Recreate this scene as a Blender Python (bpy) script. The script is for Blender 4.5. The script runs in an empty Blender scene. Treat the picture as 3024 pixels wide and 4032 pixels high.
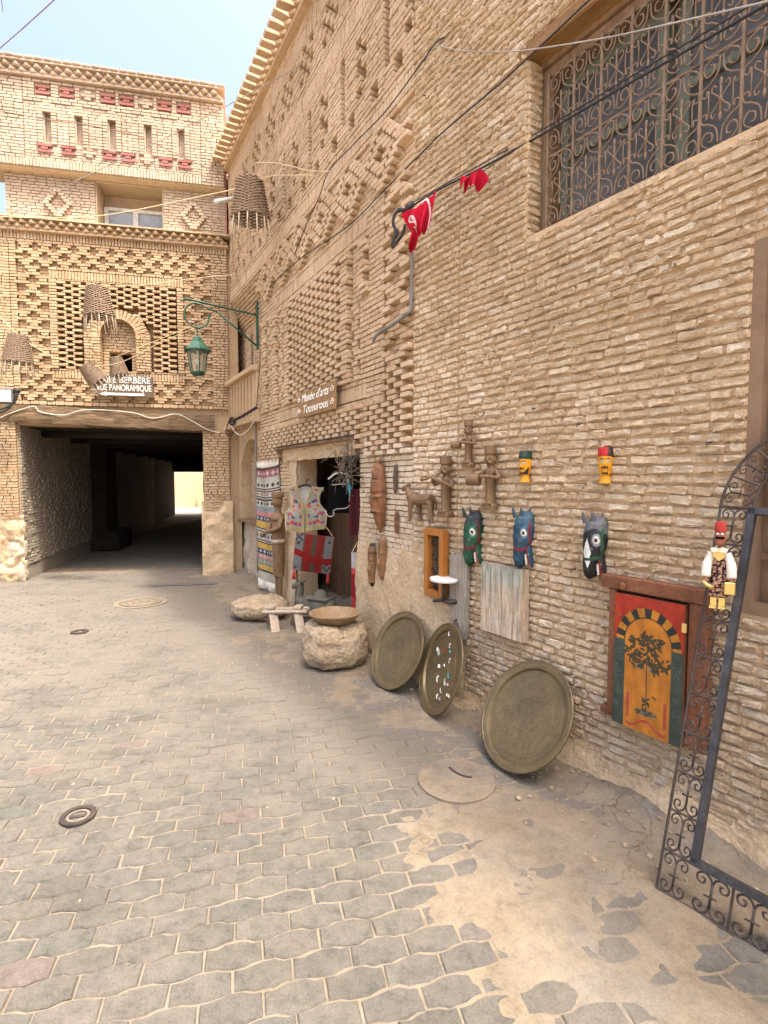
import bpy, bmesh, math, random
import numpy as np
from mathutils import Vector, Matrix, noise, Euler
random.seed(7); rng = np.random.default_rng(7)
SC = bpy.context.scene
COL = SC.collection
R = math.radians

# ------------------------------------------------------------------ camera
F_PX = 2096.0; PITCH = math.atan(126 / 2096); EYE = 1.6
cam = bpy.data.cameras.new('camera'); cam.sensor_fit = 'HORIZONTAL'; cam.sensor_width = 36.0
cam.lens = 36.0 * F_PX / 3024.0; cam.clip_start = 0.05; cam.clip_end = 2000
cam_o = bpy.data.objects.new('camera', cam); COL.objects.link(cam_o)
cam_o.location = (0, 0, EYE); cam_o.rotation_euler = (math.pi / 2 - PITCH, 0, 0)
SC.camera = cam_o
SC.render.resolution_x = 768; SC.render.resolution_y = 1024

# ------------------------------------------------------------------ sky, sun, exposure
SUN_DIR = Vector((0.78, -0.62, 0)).normalized()          # horizontal direction towards the sun
SUN_EL = R(66)
w = bpy.data.worlds.new('World'); SC.world = w; w.use_nodes = True
nt = w.node_tree; nt.nodes.clear()
sky = nt.nodes.new('ShaderNodeTexSky'); sky.sky_type = 'NISHITA'; sky.sun_disc = False
sky.sun_elevation = SUN_EL; sky.sun_rotation = math.atan2(SUN_DIR.x, SUN_DIR.y)
sky.air_density = 0.8; sky.dust_density = 10.0; sky.ozone_density = 1.0; sky.altitude = 50
bg = nt.nodes.new('ShaderNodeBackground'); bg.inputs['Strength'].default_value = 0.15
out = nt.nodes.new('ShaderNodeOutputWorld')
tint = nt.nodes.new('ShaderNodeMix'); tint.data_type = 'RGBA'; tint.blend_type = 'MULTIPLY'; tint.inputs[0].default_value = 1.0; tint.inputs[7].default_value = (0.93, 0.93, 0.93, 1)
nt.links.new(sky.outputs[0], tint.inputs[6]); nt.links.new(tint.outputs[2], bg.inputs[0]); nt.links.new(bg.outputs[0], out.inputs[0])
sun = bpy.data.lights.new('sun', 'SUN'); sun.energy = 1.35; sun.angle = R(3.5); sun.color = (1.0, 0.94, 0.84)
sun_o = bpy.data.objects.new('sun', sun); COL.objects.link(sun_o)
sd = Vector((SUN_DIR.x * math.cos(SUN_EL), SUN_DIR.y * math.cos(SUN_EL), math.sin(SUN_EL)))
sun_o.rotation_euler = sd.to_track_quat('Z', 'Y').to_euler(); sun_o.location = (0, 0, 20)
vs = SC.view_settings; vs.view_transform = 'Standard'; vs.look = 'None'; vs.exposure = 2.22; vs.gamma = 1.0
vs.use_curve_mapping = False

# ------------------------------------------------------------------ frames of the walls (local +X right, +Y into the wall, +Z up)
class Frame:
    def __init__(s, x, y, th): s.o = Vector((x, y, 0)); s.th = th; s.c = math.cos(th); s.s = math.sin(th)
    def w(s, x, y, z): return Vector((s.o.x + x * s.c - y * s.s, s.o.y + x * s.s + y * s.c, z))
    def loc(s, X, Y):
        dx, dy = X - s.o.x, Y - s.o.y; return (dx * s.c + dy * s.s, -dx * s.s + dy * s.c)
FA = Frame(0.241, 4.135, R(-56.5)); FB = Frame(0.241, 4.135, R(-60.2)); FL = Frame(-3.035, 8.855, R(12))
FW = Frame(0, 0, 0)
def ray(sx, sy):
    x = (sx - 1512) / F_PX; y = -(sy - 2016) / F_PX
    return Vector((x, math.cos(PITCH) + y * math.sin(PITCH), y * math.cos(PITCH) - math.sin(PITCH)))
def at(sx, sy, Y):
    r = ray(sx, sy); r = r * (Y / r.y); return Vector((r.x, r.y, r.z + EYE))
def on(fr, sx, sy, y=0.0):
    r = ray(sx, sy); px = fr.w(0, y, 0); n = Vector((-fr.s, fr.c, 0))
    t = px.dot(n) / r.dot(n); q = r * t; l = fr.loc(q.x, q.y); return (l[0], y, q.z + EYE)
def onw(fr, sx, sy, y=0.0): return fr.w(*on(fr, sx, sy, y))

# ------------------------------------------------------------------ materials
MATS = {}
def _nodes(name):
    m = bpy.data.materials.new(name); m.use_nodes = True; t = m.node_tree; t.nodes.clear()
    o = t.nodes.new('ShaderNodeOutputMaterial'); b = t.nodes.new('ShaderNodeBsdfPrincipled')
    t.links.new(b.outputs[0], o.inputs[0]); MATS[name] = m
    return m, t, b
def _ramp(t, stops, const=False):
    r = t.nodes.new('ShaderNodeValToRGB'); e = r.color_ramp.elements
    if const: r.color_ramp.interpolation = 'CONSTANT'
    while len(e) < len(stops): e.new(0.5)
    for k, (p, c) in enumerate(stops): e[k].position = p; e[k].color = (*c, 1)
    return r
def _noise(t, co, scale, detail=5, rough=0.6):
    n = t.nodes.new('ShaderNodeTexNoise'); n.inputs['Scale'].default_value = scale
    n.inputs['Detail'].default_value = detail; n.inputs['Roughness'].default_value = rough
    if co: t.links.new(co, n.inputs['Vector'])
    return n
def _mix(t, a, b, fac, mode='MIX'):
    m = t.nodes.new('ShaderNodeMix'); m.data_type = 'RGBA'; m.blend_type = mode
    for s, v in ((0, fac), (6, a), (7, b)):
        if hasattr(v, 'links'): t.links.new(v, m.inputs[s])
        else: m.inputs[s].default_value = v if s == 0 else (*v, 1)
    return m.outputs[2]
def _bump(t, b, h, strength, dist=0.01, prev=None):
    n = t.nodes.new('ShaderNodeBump'); n.inputs['Strength'].default_value = strength; n.inputs['Distance'].default_value = dist
    t.links.new(h, n.inputs['Height'])
    if prev: t.links.new(prev, n.inputs['Normal'])
    t.links.new(n.outputs[0], b.inputs['Normal']); return n.outputs[0]
def _rand(t):
    oi = t.nodes.new('ShaderNodeObjectInfo'); g = t.nodes.new('ShaderNodeNewGeometry')
    a = t.nodes.new('ShaderNodeMath'); a.operation = 'ADD'; f = t.nodes.new('ShaderNodeMath'); f.operation = 'FRACT'
    t.links.new(oi.outputs['Random'], a.inputs[0]); t.links.new(g.outputs['Random Per Island'], a.inputs[1])
    t.links.new(a.outputs[0], f.inputs[0]); return f.outputs[0]
def brick_mat(name, stops, mott=0.35, bump=0.55, pale=0.0, rough=0.92):
    m, t, b = _nodes(name); g = t.nodes.new('ShaderNodeNewGeometry'); pos = g.outputs['Position']
    rn = _rand(t); base = _ramp(t, stops); t.links.new(rn, base.inputs[0])
    n1 = _noise(t, pos, 38, 8, 0.72); r1 = _ramp(t, [(0.30, (0.62, 0.60, 0.58)), (0.52, (1, 1, 1)), (0.72, (1.22, 1.2, 1.16))])
    t.links.new(n1.outputs[0], r1.inputs[0])
    c = _mix(t, base.outputs[0], r1.outputs[0], mott, 'MULTIPLY')
    n2 = _noise(t, pos, 1.1, 4, 0.6); r2 = _ramp(t, [(0.32, (0.80, 0.76, 0.70)), (0.66, (1.1, 1.09, 1.08))]); t.links.new(n2.outputs[0], r2.inputs[0])
    c = _mix(t, c, r2.outputs[0], 0.8, 'MULTIPLY')
    n4 = _noise(t, pos, 160, 2, 0.5); r4 = _ramp(t, [(0.66, (1, 1, 1)), (0.74, (0.42, 0.33, 0.25))]); t.links.new(n4.outputs[0], r4.inputs[0])
    c = _mix(t, c, r4.outputs[0], 0.5, 'MULTIPLY')
    n6 = _noise(t, pos, 19, 6, 0.7); r6 = _ramp(t, [(0.50, (0, 0, 0)), (0.64, (1, 1, 1))]); t.links.new(n6.outputs[0], r6.inputs[0])
    mf = t.nodes.new('ShaderNodeMath'); mf.operation = 'MULTIPLY'; mf.inputs[1].default_value = pale; t.links.new(r6.outputs[0], mf.inputs[0]); c = _mix(t, c, (0.74, 0.66, 0.53), mf.outputs[0])
    t.links.new(c, b.inputs['Base Color']); b.inputs['Roughness'].default_value = rough
    b.inputs['Specular IOR Level'].default_value = 0.15
    n3 = _noise(t, pos, 70, 8, 0.75); p1 = _bump(t, b, n3.outputs[0], bump, 0.02)
    vo = t.nodes.new('ShaderNodeTexVoronoi'); vo.inputs['Scale'].default_value = 55; t.links.new(pos, vo.inputs['Vector'])
    _bump(t, b, vo.outputs['Distance'], bump * 0.45, 0.012, p1)
    return m
def stuff_mat(name, stops, scale=6.0, rough=0.9, bump=0.3, bscale=60.0, bdist=0.01, metal=0.0, coord='pos', stretch=None, spec=0.25, detail=6, fine=None):
    m, t, b = _nodes(name)
    if coord == 'pos': co = t.nodes.new('ShaderNodeNewGeometry').outputs['Position']
    else: co = t.nodes.new('ShaderNodeTexCoord').outputs['Object']
    if stretch:
        mp = t.nodes.new('ShaderNodeMapping'); mp.inputs['Scale'].default_value = stretch; t.links.new(co, mp.inputs['Vector']); co = mp.outputs[0]
    n = _noise(t, co, scale, detail, 0.65); r = _ramp(t, stops); t.links.new(n.outputs[0], r.inputs[0]); c = r.outputs[0]
    if fine:
        nf = _noise(t, co, fine, 3, 0.6); rf = _ramp(t, [(0.3, (0.7, 0.69, 0.68)), (0.6, (1.05, 1.05, 1.05))]); t.links.new(nf.outputs[0], rf.inputs[0])
        c = _mix(t, c, rf.outputs[0], 0.8, 'MULTIPLY')
    t.links.new(c, b.inputs['Base Color']); b.inputs['Roughness'].default_value = rough; b.inputs['Metallic'].default_value = metal
    b.inputs['Specular IOR Level'].default_value = spec
    if bump:
        n2 = _noise(t, co, bscale, 6, 0.65); _bump(t, b, n2.outputs[0], bump, bdist)
    return m
def vcol_mat(name, rough=0.8, bump=0.15, bscale=90.0, spec=0.25, var=0.35, metal=0.0, chips=False):
    m, t, b = _nodes(name); a = t.nodes.new('ShaderNodeAttribute'); a.attribute_name = 'Col'
    co = t.nodes.new('ShaderNodeTexCoord').outputs['Object']
    n = _noise(t, co, 22, 6, 0.65); r = _ramp(t, [(0.3, (0.6, 0.6, 0.6)), (0.65, (1.12, 1.12, 1.12))]); t.links.new(n.outputs[0], r.inputs[0])
    c = _mix(t, a.outputs['Color'], r.outputs[0], var, 'MULTIPLY')
    if chips:
        nc = _noise(t, co, 46, 6, 0.72); rc_ = _ramp(t, [(0.61, (0, 0, 0)), (0.66, (0.85, 0.85, 0.85))]); t.links.new(nc.outputs[0], rc_.inputs[0]); c = _mix(t, c, (0.24, 0.17, 0.105), rc_.outputs[0])
    t.links.new(c, b.inputs['Base Color'])
    b.inputs['Roughness'].default_value = rough; b.inputs['Specular IOR Level'].default_value = spec; b.inputs['Metallic'].default_value = metal
    n2 = _noise(t, co, bscale, 4, 0.6); _bump(t, b, n2.outputs[0], bump, 0.006)
    return m

brick_mat('brick_plain', [(0.0, (0.58, 0.43, 0.27)), (0.18, (0.67, 0.52, 0.345)), (0.42, (0.70, 0.555, 0.375)), (0.62, (0.63, 0.475, 0.305)), (0.80, (0.73, 0.595, 0.42)), (0.95, (0.76, 0.65, 0.495)), (0.9955, (0.67, 0.515, 0.35)), (0.998, (0.42, 0.22, 0.15))], mott=0.8, bump=1.0, pale=0.35)
brick_mat('brick_cream', [(0.0, (0.65, 0.51, 0.35)), (0.3, (0.72, 0.60, 0.44)), (0.6, (0.75, 0.645, 0.49)), (0.85, (0.68, 0.54, 0.38)), (1.0, (0.78, 0.69, 0.56))], mott=0.7, bump=0.9, pale=0.35)
brick_mat('brick_museum', [(0.0, (0.45, 0.325, 0.205)), (0.3, (0.52, 0.39, 0.26)), (0.6, (0.545, 0.42, 0.285)), (0.85, (0.50, 0.36, 0.23)), (1.0, (0.575, 0.46, 0.325))], mott=0.5, bump=0.4, pale=0.15)
brick_mat('brick_gold', [(0.0, (0.365, 0.252, 0.148)), (0.3, (0.426, 0.309, 0.191)), (0.6, (0.448, 0.331, 0.213)), (0.85, (0.405, 0.283, 0.165)), (1.0, (0.479, 0.370, 0.248))], mott=0.5, bump=0.4, pale=0.12)
brick_mat('brick_pale', [(0.0, (0.423, 0.329, 0.248)), (0.3, (0.468, 0.373, 0.284)), (0.6, (0.500, 0.410, 0.315)), (0.85, (0.450, 0.342, 0.257)), (0.97, (0.486, 0.396, 0.302)), (1.0, (0.414, 0.261, 0.180))], mott=0.4, bump=0.35, pale=0.1)
brick_mat('brick_red', [(0.0, (0.27, 0.115, 0.10)), (0.5, (0.33, 0.15, 0.13)), (1.0, (0.29, 0.12, 0.11))], mott=0.5, bump=0.3)
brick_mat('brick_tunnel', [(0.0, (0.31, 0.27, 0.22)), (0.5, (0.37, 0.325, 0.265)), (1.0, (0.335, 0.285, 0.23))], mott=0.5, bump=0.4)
SAND = [(0.25, (0.43, 0.30, 0.18)), (0.5, (0.50, 0.365, 0.225)), (0.75, (0.56, 0.425, 0.275))]
stuff_mat('mortar', SAND, 7, 0.95, 0.5, 55, 0.02)
stuff_mat('mortar_gold', [(0.25, (0.334, 0.233, 0.136)), (0.75, (0.414, 0.299, 0.185))], 7, 0.95, 0.5, 55, 0.02)
stuff_mat('mortar_pale', [(0.25, (0.370, 0.286, 0.207)), (0.75, (0.440, 0.352, 0.264))], 7, 0.95, 0.5, 55, 0.02)
stuff_mat('plaster', [(0.2, (0.40, 0.285, 0.17)), (0.42, (0.50, 0.37, 0.225)), (0.6, (0.56, 0.43, 0.275)), (0.8, (0.62, 0.52, 0.38))], 5, 0.95, 0.8, 26, 0.03, fine=45)
stuff_mat('plaster_grey', [(0.2, (0.36, 0.29, 0.21)), (0.5, (0.47, 0.395, 0.295)), (0.8, (0.55, 0.48, 0.38))], 4, 0.95, 0.7, 24, 0.03, fine=45)
stuff_mat('limestone', [(0.25, (0.24, 0.17, 0.10)), (0.40, (0.38, 0.285, 0.18)), (0.6, (0.46, 0.365, 0.245)), (0.8, (0.54, 0.45, 0.33))], 9, 0.95, 1.0, 26, 0.05, coord='obj', fine=38)
# sandy cement crust with cracks and grey worn patches
m, t, b = _nodes('sand'); pos = t.nodes.new('ShaderNodeNewGeometry').outputs['Position']
n0 = _noise(t, pos, 2.0, 8, 0.7); r0 = _ramp(t, [(0.30, (0.165, 0.130, 0.089)), (0.42, (0.205, 0.166, 0.118)), (0.52, (0.212, 0.176, 0.130)), (0.62, (0.178, 0.156, 0.128)), (0.72, (0.212, 0.186, 0.148))]); t.links.new(n0.outputs[0], r0.inputs[0])
n1 = _noise(t, pos, 9, 8, 0.75); r1 = _ramp(t, [(0.32, (0.70, 0.68, 0.65)), (0.5, (1, 1, 1)), (0.68, (1.2, 1.19, 1.17))]); t.links.new(n1.outputs[0], r1.inputs[0]); c = _mix(t, r0.outputs[0], r1.outputs[0], 0.85, 'MULTIPLY')
n2 = _noise(t, pos, 90, 4, 0.7); r2 = _ramp(t, [(0.35, (0.78, 0.77, 0.76)), (0.6, (1.06, 1.06, 1.06))]); t.links.new(n2.outputs[0], r2.inputs[0]); c = _mix(t, c, r2.outputs[0], 0.7, 'MULTIPLY')
wp = _noise(t, pos, 3.5, 5, 0.6); va = t.nodes.new('ShaderNodeVectorMath'); va.operation = 'MULTIPLY_ADD'; t.links.new(wp.outputs['Color'], va.inputs[0]); va.inputs[1].default_value = (.45, .45, .45); t.links.new(pos, va.inputs[2])
vo = t.nodes.new('ShaderNodeTexVoronoi'); vo.feature = 'DISTANCE_TO_EDGE'; vo.inputs['Scale'].default_value = 2.3; t.links.new(va.outputs[0], vo.inputs['Vector'])
rc = _ramp(t, [(0.0, (0, 0, 0)), (0.014, (1, 1, 1))]); t.links.new(vo.outputs['Distance'], rc.inputs[0])
nm = _noise(t, pos, 1.3, 3, 0.5); rm = _ramp(t, [(0.50, (1, 1, 1)), (0.58, (0, 0, 0))]); t.links.new(nm.outputs[0], rm.inputs[0])
ck = _mix(t, rc.outputs[0], rm.outputs[0], 1.0, 'LIGHTEN'); ckc = _mix(t, (0.78, 0.74, 0.70), (1, 1, 1), ck); c = _mix(t, c, ckc, 1.0, 'MULTIPLY')
t.links.new(c, b.inputs['Base Color']); b.inputs['Roughness'].default_value = 0.97; b.inputs['Specular IOR Level'].default_value = 0.15
pb = _bump(t, b, n1.outputs[0], 0.55, 0.025); pb = _bump(t, b, n2.outputs[0], 0.45, 0.008, pb); _bump(t, b, ck, 0.5, 0.01, pb)
stuff_mat('far_ground', [(0.3, (0.26, 0.21, 0.155)), (0.7, (0.32, 0.265, 0.20))], 3, 0.97, 0.4, 30, 0.02)
stuff_mat('old_beam', [(0.30, (0.065, 0.042, 0.024)), (0.48, (0.17, 0.115, 0.066)), (0.7, (0.30, 0.21, 0.125))], 5, 0.9, 0.8, 18, 0.03, stretch=(1.0, 1.0, 9.0), fine=40)
stuff_mat('grey_wood', [(0.25, (0.17, 0.145, 0.115)), (0.5, (0.29, 0.255, 0.205)), (0.8, (0.40, 0.365, 0.30))], 9, 0.9, 0.5, 30, 0.01, coord='obj', stretch=(6, 6, 0.7), fine=60)
stuff_mat('saddle_wood', [(0.25, (0.281, 0.212, 0.149)), (0.5, (0.399, 0.323, 0.242)), (0.8, (0.493, 0.425, 0.340))], 9, 0.9, 0.4, 30, 0.01, coord='obj', stretch=(5, 5, 1), fine=60)
stuff_mat('bowl_wood', [(0.25, (0.15, 0.095, 0.05)), (0.5, (0.235, 0.155, 0.085)), (0.8, (0.33, 0.23, 0.135))], 8, 0.7, 0.3, 40, 0.006, coord='obj', fine=70)
stuff_mat('carved_wood', [(0.25, (0.094, 0.055, 0.028)), (0.5, (0.156, 0.094, 0.048)), (0.8, (0.211, 0.133, 0.072))], 9, 0.55, 0.35, 36, 0.006, coord='obj', stretch=(4, 4, 1), spec=0.35)
stuff_mat('red_wood', [(0.25, (0.148, 0.060, 0.024)), (0.5, (0.240, 0.104, 0.042)), (0.8, (0.320, 0.160, 0.072))], 8, 0.45, 0.25, 30, 0.006, coord='obj', stretch=(4, 4, 0.8), spec=0.4)
stuff_mat('dark_wood', [(0.25, (0.05, 0.032, 0.02)), (0.5, (0.09, 0.055, 0.032)), (0.8, (0.14, 0.09, 0.05))], 8, 0.6, 0.3, 30, 0.006, coord='obj', stretch=(4, 4, 0.8))
stuff_mat('orange_wood', [(0.25, (0.255, 0.094, 0.019)), (0.5, (0.330, 0.128, 0.027)), (0.8, (0.398, 0.173, 0.045))], 7, 0.5, 0.2, 30, 0.005, coord='obj', stretch=(4, 4, 0.6))
stuff_mat('brown_frame', [(0.25, (0.111, 0.043, 0.022)), (0.5, (0.170, 0.068, 0.034)), (0.8, (0.238, 0.102, 0.053))], 7, 0.6, 0.3, 30, 0.006, coord='obj', fine=50)
stuff_mat('window_wood', [(0.25, (0.14, 0.085, 0.05)), (0.5, (0.22, 0.14, 0.085)), (0.8, (0.31, 0.21, 0.135))], 7, 0.7, 0.3, 30, 0.006, coord='obj', stretch=(3, 3, 0.6), fine=50)
stuff_mat('lintel_wood', [(0.25, (0.165, 0.083, 0.028)), (0.5, (0.231, 0.127, 0.047)), (0.8, (0.275, 0.165, 0.072))], 7, 0.6, 0.3, 30, 0.006, coord='obj', stretch=(0.6, 4, 4), fine=50)
stuff_mat('door_wood', [(0.25, (0.075, 0.042, 0.022)), (0.5, (0.13, 0.075, 0.038)), (0.8, (0.19, 0.115, 0.06))], 7, 0.7, 0.4, 26, 0.008, coord='obj', stretch=(5, 5, 0.6), fine=50)
stuff_mat('green_paint', [(0.3, (0.010, 0.047, 0.028)), (0.6, (0.017, 0.074, 0.044)), (0.85, (0.041, 0.105, 0.072))], 14, 0.5, 0.15, 60, 0.003, coord='obj', spec=0.45)
stuff_mat('pale_green', [(0.3, (0.13, 0.155, 0.125)), (0.7, (0.20, 0.23, 0.185))], 8, 0.7, 0.15, 40, 0.004, coord='obj')
stuff_mat('rust_iron', [(0.25, (0.12, 0.08, 0.055)), (0.5, (0.22, 0.155, 0.105)), (0.8, (0.32, 0.235, 0.165))], 14, 0.75, 0.3, 80, 0.002, coord='obj', metal=0.2)
stuff_mat('black_iron', [(0.25, (0.035, 0.03, 0.028)), (0.5, (0.065, 0.052, 0.046)), (0.8, (0.12, 0.09, 0.072))], 18, 0.6, 0.3, 80, 0.002, coord='obj', metal=0.5, spec=0.4)
stuff_mat('steel_dark', [(0.25, (0.03, 0.031, 0.034)), (0.55, (0.058, 0.058, 0.062)), (0.85, (0.13, 0.125, 0.12))], 16, 0.5, 0.2, 80, 0.002, coord='obj', metal=0.5, spec=0.4)
stuff_mat('shutter_iron', [(0.25, (0.15, 0.092, 0.055)), (0.5, (0.215, 0.14, 0.09)), (0.8, (0.28, 0.20, 0.14))], 5, 0.65, 0.2, 60, 0.004, coord='obj', metal=0.1)
stuff_mat('bronze', [(0.2, (0.075, 0.058, 0.03)), (0.42, (0.125, 0.095, 0.048)), (0.60, (0.17, 0.128, 0.062)), (0.75, (0.28, 0.20, 0.085))], 4, 0.42, 0.5, 50, 0.003, coord='obj', metal=0.4, spec=0.4, fine=60)
stuff_mat('stone_green', [(0.25, (0.075, 0.068, 0.05)), (0.5, (0.13, 0.12, 0.09)), (0.8, (0.19, 0.175, 0.135))], 9, 0.8, 0.5, 40, 0.01, coord='obj', fine=60)
stuff_mat('wicker', [(0.25, (0.132, 0.085, 0.052)), (0.5, (0.231, 0.165, 0.113)), (0.8, (0.308, 0.242, 0.182))], 26, 0.85, 0.3, 90, 0.004, coord='obj')
stuff_mat('cane', [(0.3, (0.510, 0.425, 0.315)), (0.7, (0.646, 0.578, 0.476))], 12, 0.7, 0.1, 60, 0.003, coord='obj')
stuff_mat('twig', [(0.3, (0.072, 0.054, 0.039)), (0.7, (0.150, 0.117, 0.087))], 12, 0.9, 0.1, 60, 0.003, coord='obj')
def flat(name, c, rough=0.6, metal=0.0, spec=0.3, var=0.14):
    lo = tuple(v * (1 - var) for v in c); hi = tuple(min(1, v * (1 + var)) for v in c)
    return stuff_mat(name, [(0.3, lo), (0.7, hi)], 12, rough, 0.08, 70, 0.003, metal, 'obj', spec=spec)
flat('black_rubber', (0.022, 0.022, 0.024), 0.55); flat('grey_cable', (0.30, 0.28, 0.25), 0.6); flat('white_cable', (0.62, 0.58, 0.50), 0.6)
flat('brown_cable', (0.17, 0.11, 0.075), 0.7); flat('purple_cable', (0.22, 0.15, 0.27), 0.6); flat('cord', (0.58, 0.46, 0.27), 0.85)
flat('white_paint', (0.74, 0.72, 0.68), 0.5); flat('white_frame', (0.62, 0.62, 0.60), 0.45); flat('sign_brown', (0.25, 0.155, 0.075), 0.6, var=0.25); flat('sign_dark', (0.10, 0.07, 0.045), 0.6)
flat('lettering', (0.82, 0.80, 0.74), 0.6); flat('pinkish_render', (0.36, 0.17, 0.125), 0.9); flat('cream_soffit', (0.52, 0.41, 0.27), 0.95)
stuff_mat('tunnel_shade', [(0.3, (0.014, 0.011, 0.008)), (0.7, (0.03, 0.024, 0.018))], 4, 0.95, 0.4, 20, 0.02)  # shade of the deep tunnel put into the colour of its surfaces, near black
flat('teal', (0.05, 0.30, 0.36), 0.6); flat('maroon', (0.055, 0.006, 0.010), 0.9); flat('black_cloth', (0.006, 0.006, 0.006), 1.0, spec=0.0); flat('silver_braid', (0.42, 0.40, 0.36), 0.6)
flat('white_plastic', (0.60, 0.58, 0.54), 0.5); flat('red_cloth', (0.42, 0.012, 0.03), 0.75, var=0.2); flat('grey_fitting', (0.10, 0.10, 0.10), 0.5); flat('panel_white', (0.60, 0.60, 0.56), 0.4)
flat('brass', (0.62, 0.46, 0.16), 0.35, 0.7, 0.5); flat('wool_white', (0.66, 0.62, 0.53), 0.95); flat('red_tassel', (0.34, 0.035, 0.03), 0.9); flat('void', (0.02, 0.017, 0.014), 0.95, spec=0.0); flat('pvc_pipe', (0.16, 0.155, 0.15), 0.5)
vcol_mat('painted', 0.6, 0.3, 60, 0.3, 0.6, chips=True); vcol_mat('woven', 0.95, 0.5, 160, 0.05, 0.45); vcol_mat('carving', 0.5, 0.3, 60, 0.35, 0.5); vcol_mat('weathered', 0.9, 0.45, 40, 0.1, 0.5)
def glass_mat(name, col, rough=0.05, spec=0.6):
    m, t, b = _nodes(name); b.inputs['Base Color'].default_value = (*col, 1); b.inputs['Roughness'].default_value = rough
    b.inputs['Specular IOR Level'].default_value = spec
    n = _noise(t, t.nodes.new('ShaderNodeTexCoord').outputs['Object'], 3, 3, 0.5)
    r = _ramp(t, [(0.3, tuple(v * 0.6 for v in col)), (0.7, tuple(min(1, v * 1.5) for v in col))]); t.links.new(n.outputs[0], r.inputs[0]); t.links.new(r.outputs[0], b.inputs['Base Color'])
    return m
glass_mat('dusty_glass', (0.10, 0.10, 0.10), 0.4, 0.3); glass_mat('clear_pane', (0.20, 0.23, 0.25), 0.06)
m, t, b = _nodes('lantern_glass'); b.inputs['Base Color'].default_value = (0.75, 0.72, 0.62, 1); b.inputs['Roughness'].default_value = 0.25; b.inputs['Transmission Weight'].default_value = 0.85; b.inputs['IOR'].default_value = 1.1
# concrete pavers, dusted over with sand
m, t, b = _nodes('paver'); pos = t.nodes.new('ShaderNodeNewGeometry').outputs['Position']
rn = _rand(t); r0 = _ramp(t, [(0, (0.096, 0.089, 0.076)), (0.35, (0.124, 0.114, 0.097)), (0.6, (0.112, 0.102, 0.090)), (0.86, (0.100, 0.097, 0.086)), (0.975, (0.126, 0.112, 0.098)), (1, (0.132, 0.101, 0.088))]); t.links.new(rn, r0.inputs[0])
n1 = _noise(t, pos, 15, 9, 0.8); r1 = _ramp(t, [(0.34, (0.50, 0.51, 0.51)), (0.48, (0.90, 0.90, 0.89)), (0.66, (1.22, 1.20, 1.16))]); t.links.new(n1.outputs[0], r1.inputs[0])
c = _mix(t, r0.outputs[0], r1.outputs[0], 0.9, 'MULTIPLY')
n2 = _noise(t, pos, 2.2, 8, 0.72); r2 = _ramp(t, [(0.44, (0.05, 0.05, 0.05)), (0.62, (0.8, 0.8, 0.8))]); t.links.new(n2.outputs[0], r2.inputs[0])
sx_ = t.nodes.new('ShaderNodeSeparateXYZ'); t.links.new(pos, sx_.inputs[0]); mr = t.nodes.new('ShaderNodeMapRange'); t.links.new(sx_.outputs[1], mr.inputs[0])
for k_, v_ in ((1, 1.8), (2, 4.6), (3, -0.09), (4, 0.10)): mr.inputs[k_].default_value = v_
ad = t.nodes.new('ShaderNodeMath'); ad.operation = 'ADD'; t.links.new(n2.outputs[0], ad.inputs[0]); t.links.new(mr.outputs[0], ad.inputs[1]); dt = t.nodes.new('ShaderNodeVectorMath'); dt.operation = 'DOT_PRODUCT'; t.links.new(pos, dt.inputs[0]); dt.inputs[1].default_value = (-.834, -.552, 0)
mr2 = t.nodes.new('ShaderNodeMapRange'); t.links.new(dt.outputs['Value'], mr2.inputs[0])
for k_, v_ in ((1, -1.75), (2, -1.0), (3, 0.16), (4, 0.0)): mr2.inputs[k_].default_value = v_
ad2 = t.nodes.new('ShaderNodeMath'); ad2.operation = 'ADD'; t.links.new(ad.outputs[0], ad2.inputs[0]); t.links.new(mr2.outputs[0], ad2.inputs[1]); t.links.new(ad2.outputs[0], r2.inputs[0])
c = _mix(t, c, (0.157, 0.138, 0.112), r2.outputs[0])
n5 = _noise(t, pos, 150, 3, 0.6); r5 = _ramp(t, [(0.35, (0.72, 0.72, 0.72)), (0.6, (1.06, 1.06, 1.06))]); t.links.new(n5.outputs[0], r5.inputs[0]); c = _mix(t, c, r5.outputs[0], 0.7, 'MULTIPLY')
t.links.new(c, b.inputs['Base Color']); b.inputs['Roughness'].default_value = 0.93; b.inputs['Specular IOR Level'].default_value = 0.2
n3 = _noise(t, pos, 95, 8, 0.75); pb = _bump(t, b, n3.outputs[0], 0.5, 0.008); n4 = _noise(t, pos, 18, 5, 0.6); _bump(t, b, n4.outputs[0], 0.35, 0.012, pb)

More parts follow.
